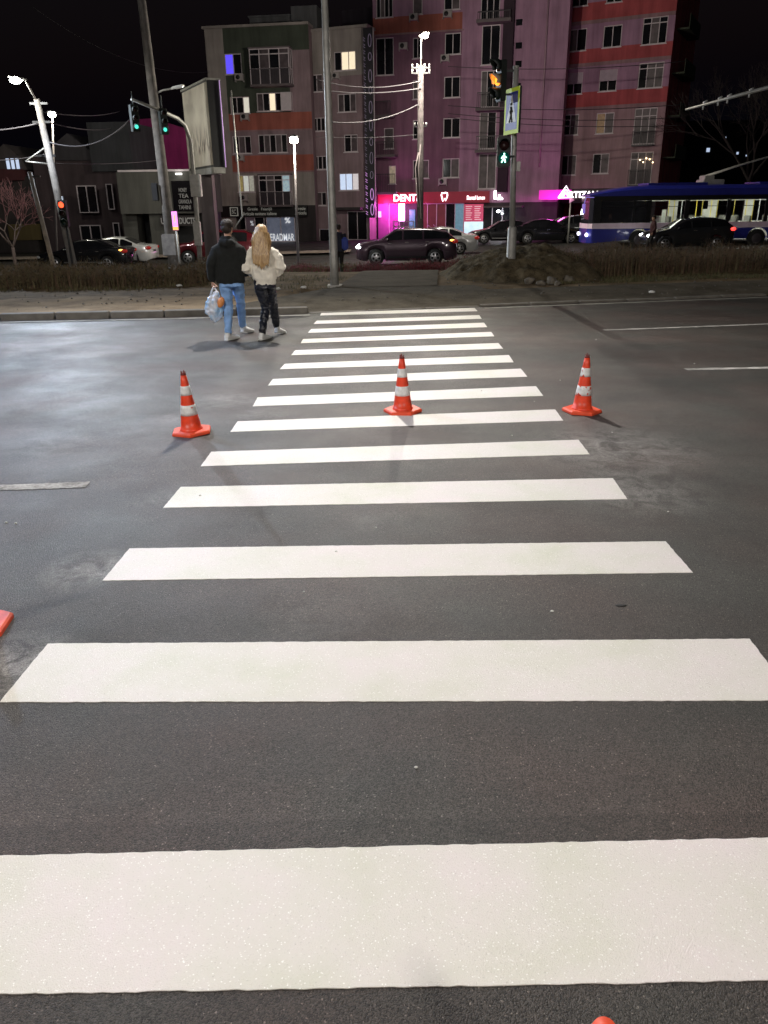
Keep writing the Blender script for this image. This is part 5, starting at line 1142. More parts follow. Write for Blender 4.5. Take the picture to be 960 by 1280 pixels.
for k, ((r, c, l, cu), h) in enumerate(zip(wE, HE)): window(FE, h, E_, c, l, curtain=cu, shutter=.52 if k in (4, 5) else 0, transom=.78 if k >= 10 else 0)
for a, c in bands: b = MB(); FE.bx(b, ue0, a-.02, ue1, a+.22, 0.004, .07); b.build('string_course', W_SILL, E_, fixn=False)
for r in ((791, 164, 819, 181), (786, 212, 813, 231)):
    h = FE.rect(r); b = MB(); n = 14
    for k in range(n+1): u = h[0]+(h[2]-h[0])*k/n; FE.bx(b, u-.015, h[1], u+.015, h[3], .3, .33)
    FE.bx(b, h[0], h[3]-.05, h[2], h[3], .28, .35); FE.bx(b, h[0], h[1]-.1, h[2], h[1], .0, .36); b.build('railing', M_rail, E_, fixn=False)
b = MB(); u0 = ue1-.15
for k in range(5): z = 5+k*2.9; FE.bx(b, ue1, z, ue1+.9, z+.12, -6, -1); FE.bx(b, ue1+.85, z+.12, ue1+.9, z+1.0, -6, -1)
b.build('side_balconies', stucco('stucco_side_dark', (.06, .07, .05)), E_, fixn=False)
b = MB(); h = [FE.p(*FE.uz(800+4*k, 200+3*math.sin(k*2)), -.0) for k in range(5)]
for q in h: b.ell(q+FE.n*.0+Vector((0, 0, 0)), (.05, .05, .05), 6, 5)
b.build('string_lights', lampE('fairy_glow', (1, .75, .4), 6), E_)
# ARTIZANA sign
FG = Fac(12.4, 65.9, 12)
t = thing('shop_sign', 'magenta lit shop fascia reading ARTIZANA above the stair rail', 'sign')
b = MB(); u0, z0, u1, z1 = FG.rect((674, 237, 770, 249)); um_ = FG.uz(714, 243)[0]; FG.bx(b, u0, z0, um_, z1, 0, .4); b.build('lit_box', mat('magenta_box', (.5, .02, .4), .5, emit=(1, .02, .62), es=.55), t, fixn=False)
b = MB(); FG.bx(b, um_+.003, z0, u1, z1, 0, .38); b.build('dark_box', mat('dark_fascia', (.03, .02, .02), .5), t, fixn=False)
ftext(FG, 'RTIZANA', (711.5, 239, 755, 247), M_wlit, t, out=.42, bold=.03)
b = MB()
for k in (0, 1, 2):
    u, z = FG.uz(707, 247); s_ = .55-.16*k; b.tube([FG.p(u-s_, z, .44), FG.p(u, z+s_*1.5, .44), FG.p(u+s_, z, .44)]+([FG.p(u-s_, z, .44)] if k == 0 else []), .045, 5)
b.build('triangle_logo', M_wlit, t)
lamp_light('sign_light', t, FG.p((u0+um_)/2, z0-.3, 1.2), 120, (1, .12, .75), .3)
t = thing('stair_railing', 'pale metal stair railing behind the parked cars under the ARTIZANA sign', 'railing'); FR = Fac(11, 62, 8)
P = [FR.uz(681, 286), FR.uz(698, 273), FR.uz(722, 273)]; b = MB(); b.tube([FR.p(*q) for q in P], .05, 6); b.tube([FR.p(q[0], q[1]-.45) for q in P], .035, 6); b.build('handrail', M_galv, t)
for q in (P[0], P[1], ((P[1][0]+P[0][0])/2, (P[1][1]+P[0][1])/2), P[2]):
    b = MB(); b.tube([FR.p(*q), FR.p(q[0], -.9)], .035, 6); b.build('post', M_galv, t)
t = thing('railing', 'long low pale handrail behind the black parked cars', 'railing'); FR = Fac(9, 64, 10); b = MB(); p, q = FR.uz(640, 283), FR.uz(720, 281); b.tube([FR.p(*p), FR.p(*q)], .05, 6); b.build('handrail', M_galv, t)
for k in range(5): b = MB(); u = p[0]+(q[0]-p[0])*k/4; b.tube([FR.p(u, -.9), FR.p(u, p[1])], .04, 6); b.build('post', M_galv, t)
t = thing('post_sign', 'thin post with small pink top sign before the ARTIZANA shop', 'sign'); c = at(711, 285, 52); b = MB(); b.tube([(c.x, 52, gz(c.x, 52)), (c.x, 52, at(711, 250, 52).z)], .05, 8); b.build('post', M_galv, t)
b = MB(); b.tube([Vector((c.x, 51.9, at(711, 250, 52).z)), Vector((c.x, 51.84, at(711, 250, 52).z))], [.2, .2], 3); b.build('sign_face', mat('pink_lit_face', (.8, .4, .6), .5, emit=(1, .4, .7), es=.5), t)
t = thing('arrow_sign', 'small white and yellow lit sign beside the bus front', 'sign'); c = at(745, 257, 50); b = MB(); b.tube([(c.x+.1, 50, gz(c.x, 50)), (c.x, 50, c.z)], .04, 6); b.build('post', M_galv, t)
b = MB(); b.box((c.x, 49.9, c.z), (.8, .08, .3), rot=Matrix.Rotation(-.35, 3, 'Y')); b.build('lit_face', mat('yellow_lit_face', (.8, .7, .2), .5, emit=(1, .85, .3), es=.9), t, bevel=.05)
# ---- left street side
FH = Fac(-20, 62, 0)
def simple(F, r, parent, M_, name='wall', o0=-8, o1=0, zb=None):
    h = list(F.rect(r)); 
    if zb is not None: h[1] = zb-1.3
    b = MB(); F.bx(b, *h, o0, o1); return b.build(name, M_, parent, fixn=False)
H1 = bld('gabled_house', 'gabled grey house with three lit panes at the far left edge')
FH = Fac(-30, 60, 0); M_hg = stucco('stucco_dim_grey', (.10, .085, .085))
simple(FH, (-60, 222, 44, 330), H1, stucco('stucco_house_lower', (.055, .045, .045)), zb=0)
simple(FH, (-60, 212, 30, 226), H1, mat('red_roof_band', (.10, .03, .035), .8), 'roof_band', -8, .5)
p = [FH.p(*FH.uz(x, y)) for x, y in ((-25, 212), (34, 212), (22, 194), (4, 180), (-14, 198))]; b = MB(); b.prism(p, -FH.n*8, FH.n*0); b.build('gable', M_hg, H1, fixn=False)
h = FH.rect((8, 198, 26, 217)); b = MB()
for k in range(3): w_ = (h[2]-h[0])/3; FH.bx(b, h[0]+k*w_+.05, h[1], h[0]+(k+1)*w_-.08, h[3], .02, .06)
b.build('window', L_COOL, H1, fixn=False)
simple(FH, (12, 280, 52, 300), H1, stucco('yellowish_front', (.16, .12, .05)), 'shop_front', .01, .15)
ftext(FH, 'FARMACIA', (26, 294, 52, 301), mat('dim_letters', (.35, .32, .2), .6), H1, out=.2) if False else None
H2 = bld('dark_building', 'dark grey plastered building with tall window behind the left sedan')
FI = Fac(-22, 59, 4); M_dg = stucco('stucco_charcoal', (.065, .06, .068)); 
simple(FI, (44, 195, 150, 320), H2, stucco('stucco_dark_mauve', (.09, .065, .072)), zb=0, o1=-.6)
p = [FI.p(*FI.uz(x, y)) for x, y in ((50, 200), (112, 200), (112, 190), (80, 166), (50, 192))]; b = MB(); b.prism(p, -FI.n*8, -FI.n*.4); b.build('gable', M_dg, H2, fixn=False)
simple(FI, (110, 152, 162, 214), H2, stucco('stucco_slate', (.06, .062, .07)), 'upper_storey', -9, -.2)
for r in ((102, 232, 126, 266), (138, 230, 146, 262), (105, 281, 131, 300), (146, 278, 154, 300)):
    h = FI.rect(r); window(FI, h, H2, 2 if r[2]-r[0] > 12 else 1, {}, rec=-.53, sill=False)
H3 = bld('magenta_lit_building', 'magenta lit facade rising behind the grey box building')
FM = Fac(-20, 64, 3); M_mag = stucco('magenta_lit_render', (.30, .02, .14));  # magenta light on this facade is put into the wall colour
simple(FM, (160, 165, 240, 260), H3, M_mag, zb=0); p = [FM.p(*FM.uz(x, y)) for x, y in ((160, 168), (240, 168), (240, 163), (190, 148), (160, 150))]; b = MB(); b.prism(p, -FM.n*8, FM.n*.004); b.build('gable', M_mag, H3, fixn=False)
window(FM, FM.rect((181, 195, 200, 213)), H3, 2, {}, rec=-.08)
lamp_light('facade_light', H3, FM.p(FM.uz(172, 215)[0], FM.uz(172, 215)[1]+.2, 1.6), 110, (1, .12, .5), .2)
H4 = bld('box_building', 'plain grey overhanging box building above a dark recessed entrance')
FX = Fac(-18, 54, 2); M_bx = stucco('panel_grey', (.115, .113, .105), var=.08)
simple(FX, (148, 214, 243, 267), H4, M_bx, 'wall', -7, 0); b = MB(); h = FX.rect((147, 212, 243, 214.5)); FX.bx(b, *h, -7, .06); b.build('coping', M_frame, H4, fixn=False)
simple(FX, (150, 267, 245, 318), H4, mat('entrance_dark', (.022, .022, .024), .5), 'recessed_wall', -7, -2.5, zb=0); simple(FX, (187, 268, 205, 318), H4, M_bx, 'column', -1, -.3, zb=0)
simple(FX, (150, 267, 168, 318), H4, M_bx, 'pier', -2, -.8, zb=0)
b = MB(); h = FX.rect((200, 272, 245, 280)); FX.bx(b, h[0], h[1]-.12, h[2], h[3]+.12, -.25, -.05); sb = b.build('sign_band', W_DK, H4, fixn=False)
ftext(FX, 'UT PRODUCTS', (201, 272, 244, 280), mat('grey_letters', (.35, .34, .34), .6, emit=(.6, .6, .6), es=.05), sb, out=-.03, bold=.03)
b = MB(); h = FX.rect((216, 226, 243, 264)); FX.bx(b, *h, .004, .08); pnl = b.build('notice_panel', M_glassd, H4, fixn=False)
for k, s_ in enumerate(('HONEY', 'TEA', 'GRANOLA', 'TAHINI')): ftext(FX, s_, (224, 235+k*7.2, 224+(10, 12, 16, 15)[k], 240+k*7.2), mat('grey_letters', (.35, .34, .34), .6, emit=(.6, .6, .6), es=.05), pnl, out=.11)
b = MB(); FX.bx(b, *FX.rect((221, 216.5, 228, 218.5)), .1, .3); b.build('wall_lamp', lampE('wall_lamp_glow', (1, .97, .9), 4), H4, fixn=False)
# far dark block with a few lit windows at right, behind trees
H5 = bld('distant_block', 'far dark block with a few tiny lit windows behind the bare tree at right')
FZ = Fac(50, 130, 0); simple(FZ, (846, 150, 1010, 300), H5, mat('distant_wall', (.010, .009, .010), .9), zb=0)
for r in ((883, 185, 887, 190), (920.5, 190, 923, 193), (932, 193.5, 934, 195.5), (906, 171, 907.5, 172.5)): b = MB(); FZ.bx(b, *FZ.rect(r), .02, .1); b.build('window', L_COOL, H5, fixn=False)
# ---- billboard
pTL, pBL = at(229.5, 118, 41), at(235.5, 219, 41); pTR, pBR = at(257, 96, 37.3), at(268, 203, 37.3)
xl = (pTL.x+pBL.x)/2; xr = (pTR.x+pBR.x)/2; zb = (pBL.z+pBR.z)/2; ztp = (pTL.z+pTR.z)/2
t = thing('billboard', 'large angled billboard with faded tan poster on a thick dark post', 'billboard')
fd = Vector((xr-xl, 37.3-41, 0)).normalized(); fn = Vector((fd.y, -fd.x, 0)); fn = fn if fn.x < 0 else -fn; Lb = math.hypot(xr-xl, 3.7); Ob = Vector((xl, 41, 0))
def bp_(u, z, o=0): return Ob+fd*u+fn*o+Vector((0, 0, z))
b = MB(); b.prism([bp_(0, zb), bp_(Lb, zb), bp_(Lb, ztp), bp_(0, ztp)], -fn*.55, fn*0); b.build('panel_box', M_dkm, t)
def poster_mat():
    M = mat('billboard_poster', (.86, .74, .60), .6, var=.25, vscale=.8); nt = M.node_tree; N = nt.nodes; L = nt.links; b = N['Principled BSDF']; src = b.inputs['Base Color'].links[0].from_socket
    tc = N.new('ShaderNodeTexCoord'); mp = N.new('ShaderNodeMapping'); mp.inputs['Scale'].default_value = (3.2, 3.2, .8); L.new(tc.outputs['Object'], mp.inputs[0])
    nz = N.new('ShaderNodeTexNoise'); nz.inputs['Scale'].default_value = 1.6; nz.inputs['Detail'].default_value = 5; L.new(mp.outputs[0], nz.inputs['Vector'])
    sp_ = N.new('ShaderNodeSeparateXYZ'); L.new(tc.outputs['Object'], sp_.inputs[0])
    m1 = N.new('ShaderNodeMapRange'); L.new(sp_.outputs[2], m1.inputs[0]); m1.inputs[1].default_value = zb+1.9; m1.inputs[2].default_value = zb+.9; m1.inputs[3].default_value = 0; m1.inputs[4].default_value = 1
    m3 = N.new('ShaderNodeMapRange'); L.new(sp_.outputs[2], m3.inputs[0]); m3.inputs[1].default_value = zb+.55; m3.inputs[2].default_value = zb+.75; m3.inputs[3].default_value = 0; m3.inputs[4].default_value = 1
    m2 = N.new('ShaderNodeMapRange'); L.new(nz.outputs['Fac'], m2.inputs[0]); m2.inputs[1].default_value = .47; m2.inputs[2].default_value = .56; m2.inputs[3].default_value = 0; m2.inputs[4].default_value = .9
    a1 = N.new('ShaderNodeMath'); a1.operation = 'MULTIPLY'; L.new(m1.outputs[0], a1.inputs[0]); L.new(m2.outputs[0], a1.inputs[1]); a2 = N.new('ShaderNodeMath'); a2.operation = 'MULTIPLY'; L.new(a1.outputs[0], a2.inputs[0]); L.new(m3.outputs[0], a2.inputs[1])
    mx_ = N.new('ShaderNodeMix'); mx_.data_type = 'RGBA'; L.new(a2.outputs[0], mx_.inputs[0]); L.new(src, mx_.inputs[6]); mx_.inputs[7].default_value = (.10, .04, .03, 1); L.new(mx_.outputs[2], b.inputs['Base Color']); return M
b = MB(); b.prism([bp_(.06, zb+.1), bp_(Lb-.06, zb+.1), bp_(Lb-.06, ztp-.06), bp_(.06, ztp-.06)], fn*.003, fn*.02); b.build('poster', poster_mat(), t)
b = MB(); b.prism([bp_(-.03, ztp), bp_(Lb+.03, ztp), bp_(Lb+.03, ztp+.07), bp_(-.03, ztp+.07)], -fn*.6, fn*.06); b.prism([bp_(-.03, zb-.25), bp_(Lb+.03, zb-.25), bp_(Lb+.03, zb), bp_(-.03, zb)], -fn*.5, fn*.03); b.build('frame', M_galv, t)
b = MB(); c = bp_(Lb*.45, 0, -.28); b.box(c+Vector((0, 0, zb/2-.6)), (.6, .6, zb+.8)); b.build('post', mat('billboard_post', (.05, .035, .035), .6), t)
e_ = bp_(Lb+.02, 0, -.5); b = MB(); b.tube([e_+Vector((.03, 0, zb)), e_+Vector((.03, 0, ztp))], .018, 6); b.build('led_strip', mat('led_strip_violet', (.5, .3, .6), .5, emit=(.8, .5, 1), es=.5), t)
b = MB(); b.tube([e_+Vector((.5, 0, ztp-.4)), e_+Vector((.55, 0, 4.2)), e_+Vector((.6, 0, 1.5)), e_+Vector((.2, 0, 1.0))], .03, 6); b.build('cable', M_galv, t)
# ------------------------------------------------------------------ cars
M_redlit = soil('red_lit_road', (0.07, 0.02, 0.022), (0.16, 0.04, 0.045), 2.5)  # strip of road under red light, the red painted as surface colour
b = MB(); gg = [(x, y, gz(x, y)+.03) for x in [-6+.7*k for k in range(22)] for y in (31.45, 32.6, 33.8)]
b.add(gg, [(i*3+j, (i+1)*3+j, (i+1)*3+j+1, i*3+j+1) for i in range(21) for j in range(2)], 0, True); struct(b.build('red_lit_road', M_redlit, fixn=False))
M_gl = mat('car_glass', (0.01, 0.01, 0.012), .05, var=.3, spec=.7); M_tyre = mat('tyre_rubber', (.02, .02, .02), .85); M_rim = mat('alloy_rim', (.45, .45, .46), .3, metal=.8)
M_chr = mat('chrome_trim', (.6, .6, .6), .2, metal=.9); M_und = mat('car_underside', (.01, .01, .01), .9)
L_HEAD = lampE('headlight_glow', (.95, .97, 1), 14); L_HOFF = mat('headlight_off', (.5, .5, .5), .15); L_TAIL = lampE('tail_glow', (1, .04, .03), 2.0); L_TOFF = mat('tail_off', (.25, .015, .015), .25, emit=(1, .05, .03), es=.12); L_AMB = lampE('indicator_glow', (1, .42, .05), 5)
def itp(tab, x):
    if x <= tab[0][0]: return tab[0][1]
    for (a, p), (c, q) in zip(tab, tab[1:]):
        if x <= c: return p+(q-p)*(x-a)/(c-a)
    return tab[-1][1]
STY = {
 'sedan': dict(L=4.65, W=1.8, wb=(.92, 3.62), r=.32, belt=[(0, .62), (.25, .74), (1.25, .90), (3.7, .98), (4.5, .98), (4.65, .90)], top=[(0, .64), (.25, .78), (1.25, .95), (1.95, 1.36), (2.6, 1.45), (3.2, 1.40), (3.95, 1.07), (4.5, 1.03), (4.65, .95)], ws=(1.3, 1.95), rs=(3.25, 3.9), cabin=(1.45, 3.75), pil=(2.15, 3.0)),
 'hatch': dict(L=4.25, W=1.78, wb=(.85, 3.4), r=.32, belt=[(0, .65), (.25, .8), (1.1, .95), (3.6, 1.06), (4.15, 1.06), (4.25, .9)], top=[(0, .67), (.25, .85), (1.05, 1.0), (1.8, 1.42), (2.5, 1.52), (3.3, 1.49), (3.75, 1.40), (4.15, 1.10), (4.25, .94)], ws=(1.12, 1.8), rs=(3.72, 4.12), cabin=(1.3, 3.95), pil=(2.1, 3.05)),
 'suv': dict(L=4.75, W=1.9, wb=(.95, 3.72), r=.36, belt=[(0, .75), (.2, .92), (1.2, 1.08), (3.8, 1.14), (4.6, 1.14), (4.75, 1.0)], top=[(0, .78), (.2, .97), (1.15, 1.12), (1.9, 1.60), (2.6, 1.62), (3.7, 1.59), (4.25, 1.48), (4.65, 1.16), (4.75, 1.04)], ws=(1.2, 1.9), rs=(4.25, 4.62), cabin=(1.35, 4.4), pil=(2.2, 3.15)),
 'pickup': dict(L=4.5, W=1.8, wb=(.9, 3.5), r=.36, belt=[(0, .8), (.2, .98), (1.2, 1.08), (3.8, 1.1), (4.4, 1.1), (4.5, 1.0)], top=[(0, .84), (.2, 1.02), (1.15, 1.12), (1.6, 1.62), (2.3, 1.7), (3.9, 1.68), (4.35, 1.5), (4.45, 1.15), (4.5, 1.04)], ws=(1.17, 1.6), rs=(4.0, 4.4), cabin=(1.3, 4.1), pil=(2.1, 3.1))}
def car(style, label, x, y, face, paint, head=False, tail=False, amb=False, group=None, cat='car'):
    """x,y = centre; face = +1 nose points to world +x, -1 to world -x"""
    s = STY[style]; L, W = s['L'], s['W']; rz = 0 if face < 0 else math.pi
    t = thing('parked_car' if not head and not tail else 'car', label, cat, (x, y, gz(x, y)), rz, group)
    N = 72; xs = [L*i/N for i in range(N+1)]
    def hw(x_):
        e = min(1, x_/.55); f = min(1, (L-x_)/.45); return W/2*(.80+.20*math.sqrt(max(0, 1-(1-e)**2)))*(.86+.14*math.sqrt(max(0, 1-(1-f)**2)))
    def zb_(x_):
        z = .20+.10*max(0, 1-x_/.3)+.12*max(0, 1-(L-x_)/.3)
        for c in s['wb']:
            d = abs(x_-c); R = s['r']+.06
            if d < R: z = max(z, s['r']+math.sqrt(R*R-d*d)-.02)
        return z
    def sec(x_):
        w = hw(x_); zb = zb_(x_); be = itp(s['belt'], x_); tp = max(itp(s['top'], x_), be+.02); h = tp-be; zb = min(zb, be-.08)
        wb = w*.97; y4 = wb-h*.42-.02; y5 = y4*.86
        return [(w*.90, zb), (w*.985, zb+min(.12, (be-zb)*.3)), (w, zb+(be-zb)*.55), (wb, be), (y4, be+h*.90), (y5, tp-.01), (y5*.5, tp+.012), (0, tp+.018)]
    secs = [sec(q) for q in xs]; k = len(secs[0]); ring = 2*k-1
    vs = []; fs = []
    for q, sx_ in zip(xs, secs):
        full = [(-y_, z_) for y_, z_ in sx_]+[(y_, z_) for y_, z_ in reversed(sx_[:-1])]
        vs += [(q-L/2, y_, z_) for y_, z_ in full]
    for i in range(N):
        for j in range(ring-1): fs.append((i*ring+j, i*ring+j+1, (i+1)*ring+j+1, (i+1)*ring+j))
    fs.append(tuple(range(ring))); fs.append(tuple(N*ring+j for j in range(ring))[::-1])
    b = MB(); b.add(vs, fs, 0, True); b.box((0, 0, .42), (L-.5, W*.72, .34), 1); b.build('body', [paint, M_und], t)
    def side(x_, f, sg, o):
        q = sec(x_); (ya, za), (yb, zb2) = q[3], q[4]; y_ = ya+(yb-ya)*f+o; z_ = za+(zb2-za)*f+o*.3; return (x_-L/2, sg*y_, z_)
    for sg in (-1, 1):
        c0, c1 = s['cabin']; seg_ = [c0]+list(s['pil'])+[c1]
        for a, c in zip(seg_, seg_[1:]):
            a += .04; c -= .04; b = MB(); n = 8; vv = []
            for i in range(n+1):
                q = a+(c-a)*i/n; vv += [side(q, .08, sg, .006), side(q, .93, sg, .006)]
            b.add(vv, [(2*i, 2*i+2, 2*i+3, 2*i+1) for i in range(n)], 0, True); b.build('side_window', M_gl, t, fixn=False)
        for a in s['pil']:
            q = sec(a+.25); b = MB(); b.box((a+.18-L/2, sg*(q[3][0]+.012), q[3][1]-.09), (.17, .03, .025)); b.build('door_handle', M_chr, t, bevel=.008)
        q = sec(s['cabin'][0]+.15); b = MB(); b.ell((s['cabin'][0]+.12-L/2, sg*(q[3][0]+.10), q[3][1]+.05), (.07, .12, .07)); b.build('wing_mirror', paint, t)
    for nm, (a, c) in (('windscreen', s['ws']), ('rear_window', s['rs'])):
        b = MB(); n = 6; vv = []
        for i in range(n+1):
            q = a+(c-a)*i/n; sx_ = sec(q); d = .012
            for f in (-1, -.5, 0, .5, 1): vv.append((q-L/2, f*sx_[5][0]*1.0, (sx_[5][1] if abs(f) == 1 else (sx_[6][1] if f else sx_[7][1]))+d))
        b.add(vv, [(i*5+j, i*5+j+1, (i+1)*5+j+1, (i+1)*5+j) for i in range(n) for j in range(4)], 0, True); b.build(nm, M_gl, t, fixn=False)
    for c in s['wb']:
        for sg in (-1, 1):
            cy_ = sg*(W/2-.11); r = s['r']; b = MB(); b.tube([(c-L/2, cy_-.1, r), (c-L/2, cy_-.07, r), (c-L/2, cy_+.07, r), (c-L/2, cy_+.1, r)], [r*.9, r, r, r*.9], 26); wh = b.build('wheel', M_tyre, t)
            b = MB(); b.tube([(c-L/2, cy_+sg*.095, r), (c-L/2, cy_+sg*.105, r)], [r*.66, r*.62], 24); 
            b.build('rim', M_rim, wh)
            b = MB()
            for a in range(5):
                an_ = a*2*math.pi/5+.3; b.box((c-L/2+math.cos(an_+.63)*r*.4, cy_+sg*.104, r+math.sin(an_+.63)*r*.4), (.10, .012, .10), rot=Matrix.Rotation(-an_, 3, 'Y'))
            b.build('spoke_gap', M_und, wh)
    for sg in (-1, 1):
        q = sec(.16); b = MB(); b.ell((.14-L/2, sg*(q[2][0]-.18), itp(s['belt'], .2)-.10), (.16, .22, .085), 14, 8); b.build('headlight', L_HEAD if head else L_HOFF, t)
        q = sec(L-.1); b = MB(); b.ell((L-.12-L/2, sg*(q[2][0]-.10), itp(s['belt'], L-.2)-.10), (.17, .19, .10), 14, 8); b.build('taillight', L_TAIL if tail else L_TOFF, t)
        if amb: b = MB(); b.ell((L-.26-L/2, sg*(q[2][0]-.02), itp(s['belt'], L-.2)-.05), (.14, .06, .05), 10, 8); b.build('indicator', L_AMB, t)
    b = MB(); b.box((.03-L/2, 0, .5), (.03, W*.55, .16)); b.build('grille', M_und, t); b = MB(); b.box((L/2-.015, 0, .72), (.03, .5, .11)); b.build('number_plate', mat('plate_white', (.7, .7, .7), .5), t)
    b = MB(); b.box((.10, -W/2-.002, .36), (2.0, .02, .06)); b.build('sill_trim', M_chr if style == 'sedan' else M_und, t)
    if head:
        for sg in (-.6, .6): lamp_light('headlight_beam', t, (-L/2-.15, sg, .65), 60, (.95, .97, 1), .05, spot=90, aim=(-1, 0, -.12), blend=.6)
    return t
def carpaint(n, c): return mat(n, c, .25, metal=.25, var=.05, coat=.7)
P_BLK = carpaint('paint_black', (.008, .008, .010)); P_WHT = carpaint('paint_white', (.72, .72, .72)); P_RED = carpaint('paint_dark_red', (.13, .01, .018)); P_PUR = carpaint('paint_plum_grey', (.055, .03, .045)); P_GRY = carpaint('paint_graphite', (.035, .035, .038)); P_SIL = carpaint('paint_silver', (.4, .4, .4))
def cx(px, Y, py=305): return at(px, py, Y).x
car('sedan', 'black sedan with amber rear light lit behind the left hedge', cx(107, 42.5), 42.5, -1, P_BLK, tail=False, amb=True)
c_ = bpy.context.scene.objects.get('parked_car')
car('sedan', 'white sedan half hidden behind the black sedan', cx(140, 45.5), 45.5, -1, P_WHT, amb=False)
car('pickup', 'dark red car just behind the billboard post, nose to the left', cx(270, 44), 44, -1, P_RED)
car('suv', 'plum grey estate car with bright headlight before the dental shop', cx(508, 39.8), 39.8, -1, P_PUR, head=True, tail=False, amb=True)
car('sedan', 'silver car partly hidden behind the plum grey estate car', cx(545, 46), 46.5, -1, P_SIL)
car('hatch', 'graphite hatchback with red rear light in front of the trolleybus', cx(856, 42.5), 42.5, -1, P_GRY, head=True, tail=True)
car('sedan', 'black parked car behind the earth mound, left of the signal post', cx(630, 55), 55, -1, P_BLK)
car('sedan', 'black parked car right of the signal post under the low handrail', cx(682, 53), 53, 1, P_BLK)
car('hatch', 'dark parked car between the black one and the bus front', cx(716, 56), 57, -1, P_GRY)
# ------------------------------------------------------------------ trolleybus
by = 46.0; bx0 = cx(727, by); LB = 12.0
t = thing('trolleybus', 'long blue and pink trolleybus with lit windows and rooftop poles', 'trolleybus', (bx0, by, -.46), 0)
M_bl = mat('bus_blue', (.025, .032, .30), .35, var=.1, coat=.4); M_pk = mat('bus_pink_band', (.92, .74, .86), .45, var=.08); M_bk = mat('bus_black', (.012, .012, .014), .3); M_gw = mat('bus_clear_glass', (.8, .85, .85), .03, trans=1.0, var=.02)
W2 = 1.27
def bprof(o, zlo, zhi, x0, x1, name, M_, y0=-W2, y1=W2, bev=.0, par=None):
    b = MB(); b.box(((x0+x1)/2, (y0+y1)/2, (zlo+zhi)/2), (x1-x0, y1-y0, zhi-zlo)); return b.build(name, M_, par or t, bevel=bev)
# lower skirt with arches
def panel(poly, y, th, name, M_, par=None):
    b = MB(); b.prism([Vector((p[0], y, p[1])) for p in poly], (0, 0, 0), (0, th, 0)); return b.build(name, M_, par or t)
def skirt(zlo, zhi, x0, x1, y, th, name, M_):
    poly = [(x0, zhi), (x1, zhi), (x1, zlo)]
    for c in (9.0, 2.75):
        if x0 < c < x1:
            poly += [(c+.56*math.cos(a), max(zlo, .48+.56*math.sin(a))) for a in [math.pi*k/12 for k in range(13)] if .48+.56*math.sin(a) < zhi]
    poly.append((x0, zlo)); return panel(poly, y, th, name, M_)
for y, th in ((-W2, .05), (W2-.05, .05)):
    skirt(.32, 1.04, .25, LB, y, th, 'skirt', M_bl)
    bprof(None, 1.045, 1.32, .2, LB, 'stripe', M_pk, y, y+th)
    bprof(None, 2.42, 2.66, .25, LB, 'cant_rail', M_bk, y, y+th)
doors = []
wx = [.35, 2.55, 4.55, 6.35, 6.75, 8.6, 10.3, 12.0]
wx = [(.62, 2.30), (2.42, 3.0), (3.25, 5.0), (5.25, 7.2), (7.4, 9.2), (9.4, 11.2), (11.3, 11.9)]
for y in (-W2+.01, W2-.05):
    edges = [.25]+[v for p in wx for v in p]+[LB]
    for k in range(0, len(edges), 2):
        if edges[k+1]-edges[k] > .01: bprof(None, 1.322, 2.418, edges[k], edges[k+1], 'window_pillar', M_bk, y, y+.04)
for k, (a, c) in enumerate(wx):
    b = MB(); b.box(((a+c)/2, -W2+.03, 1.87), (c-a, .008, 1.09)); o = b.build('side_window', M_gw if k > 1 else mat('bus_tinted_glass', (.03, .03, .035), .05, trans=.25), t)
    b = MB(); b.box(((a+c)/2, -W2+.012, 2.12), (c-a, .012, .03)); b.build('window_bar', M_bk, o)
bprof(None, .35, .42, .3, LB-.05, 'floor', mat('bus_floor', (.12, .12, .13), .6), -W2+.06, W2-.06)
b = MB(); pr = [(-W2, 2.66), (-W2, 2.98), (-W2+.10, 3.12), (-W2+.3, 3.17), (W2-.3, 3.17), (W2-.10, 3.12), (W2, 2.98), (W2, 2.66)]
vs = [(x_, y_, z_-dz*max(0, z_-2.66)) for x_, dz in ((-.02, .88), (.5, .62), (1.2, .34), (2.2, .08), (3.0, .0), (LB, .0)) for y_, z_ in pr]; n = len(pr)
fs = [(i*n+j, i*n+(j+1) % n, (i+1)*n+(j+1) % n, (i+1)*n+j) for i in range(5) for j in range(n)]+[tuple(range(n)), tuple(5*n+j for j in range(n))[::-1]]
b.add(vs, fs, 0); b.build('roof', M_bl, t)
bprof(None, 3.16, 3.28, 3.0, 6.2, 'roof_pod', M_bl, -1.05, 1.05, .08); bprof(None, 3.16, 3.27, 8.8, 11.8, 'roof_pod', M_bl, -1.05, 1.05, .08)
bprof(None, 2.60, 2.64, .35, LB-.1, 'ceiling', mat('bus_ceiling', (.7, .7, .68), .6), -W2+.06, W2-.06)
for x0 in (3.3, 5.2, 7.1, 9.0, 10.6): bprof(None, 2.55, 2.59, x0, x0+1.3, 'ceiling_light', lampE('bus_light_glow', (1, 1, .86), 42), -.35, -.1)
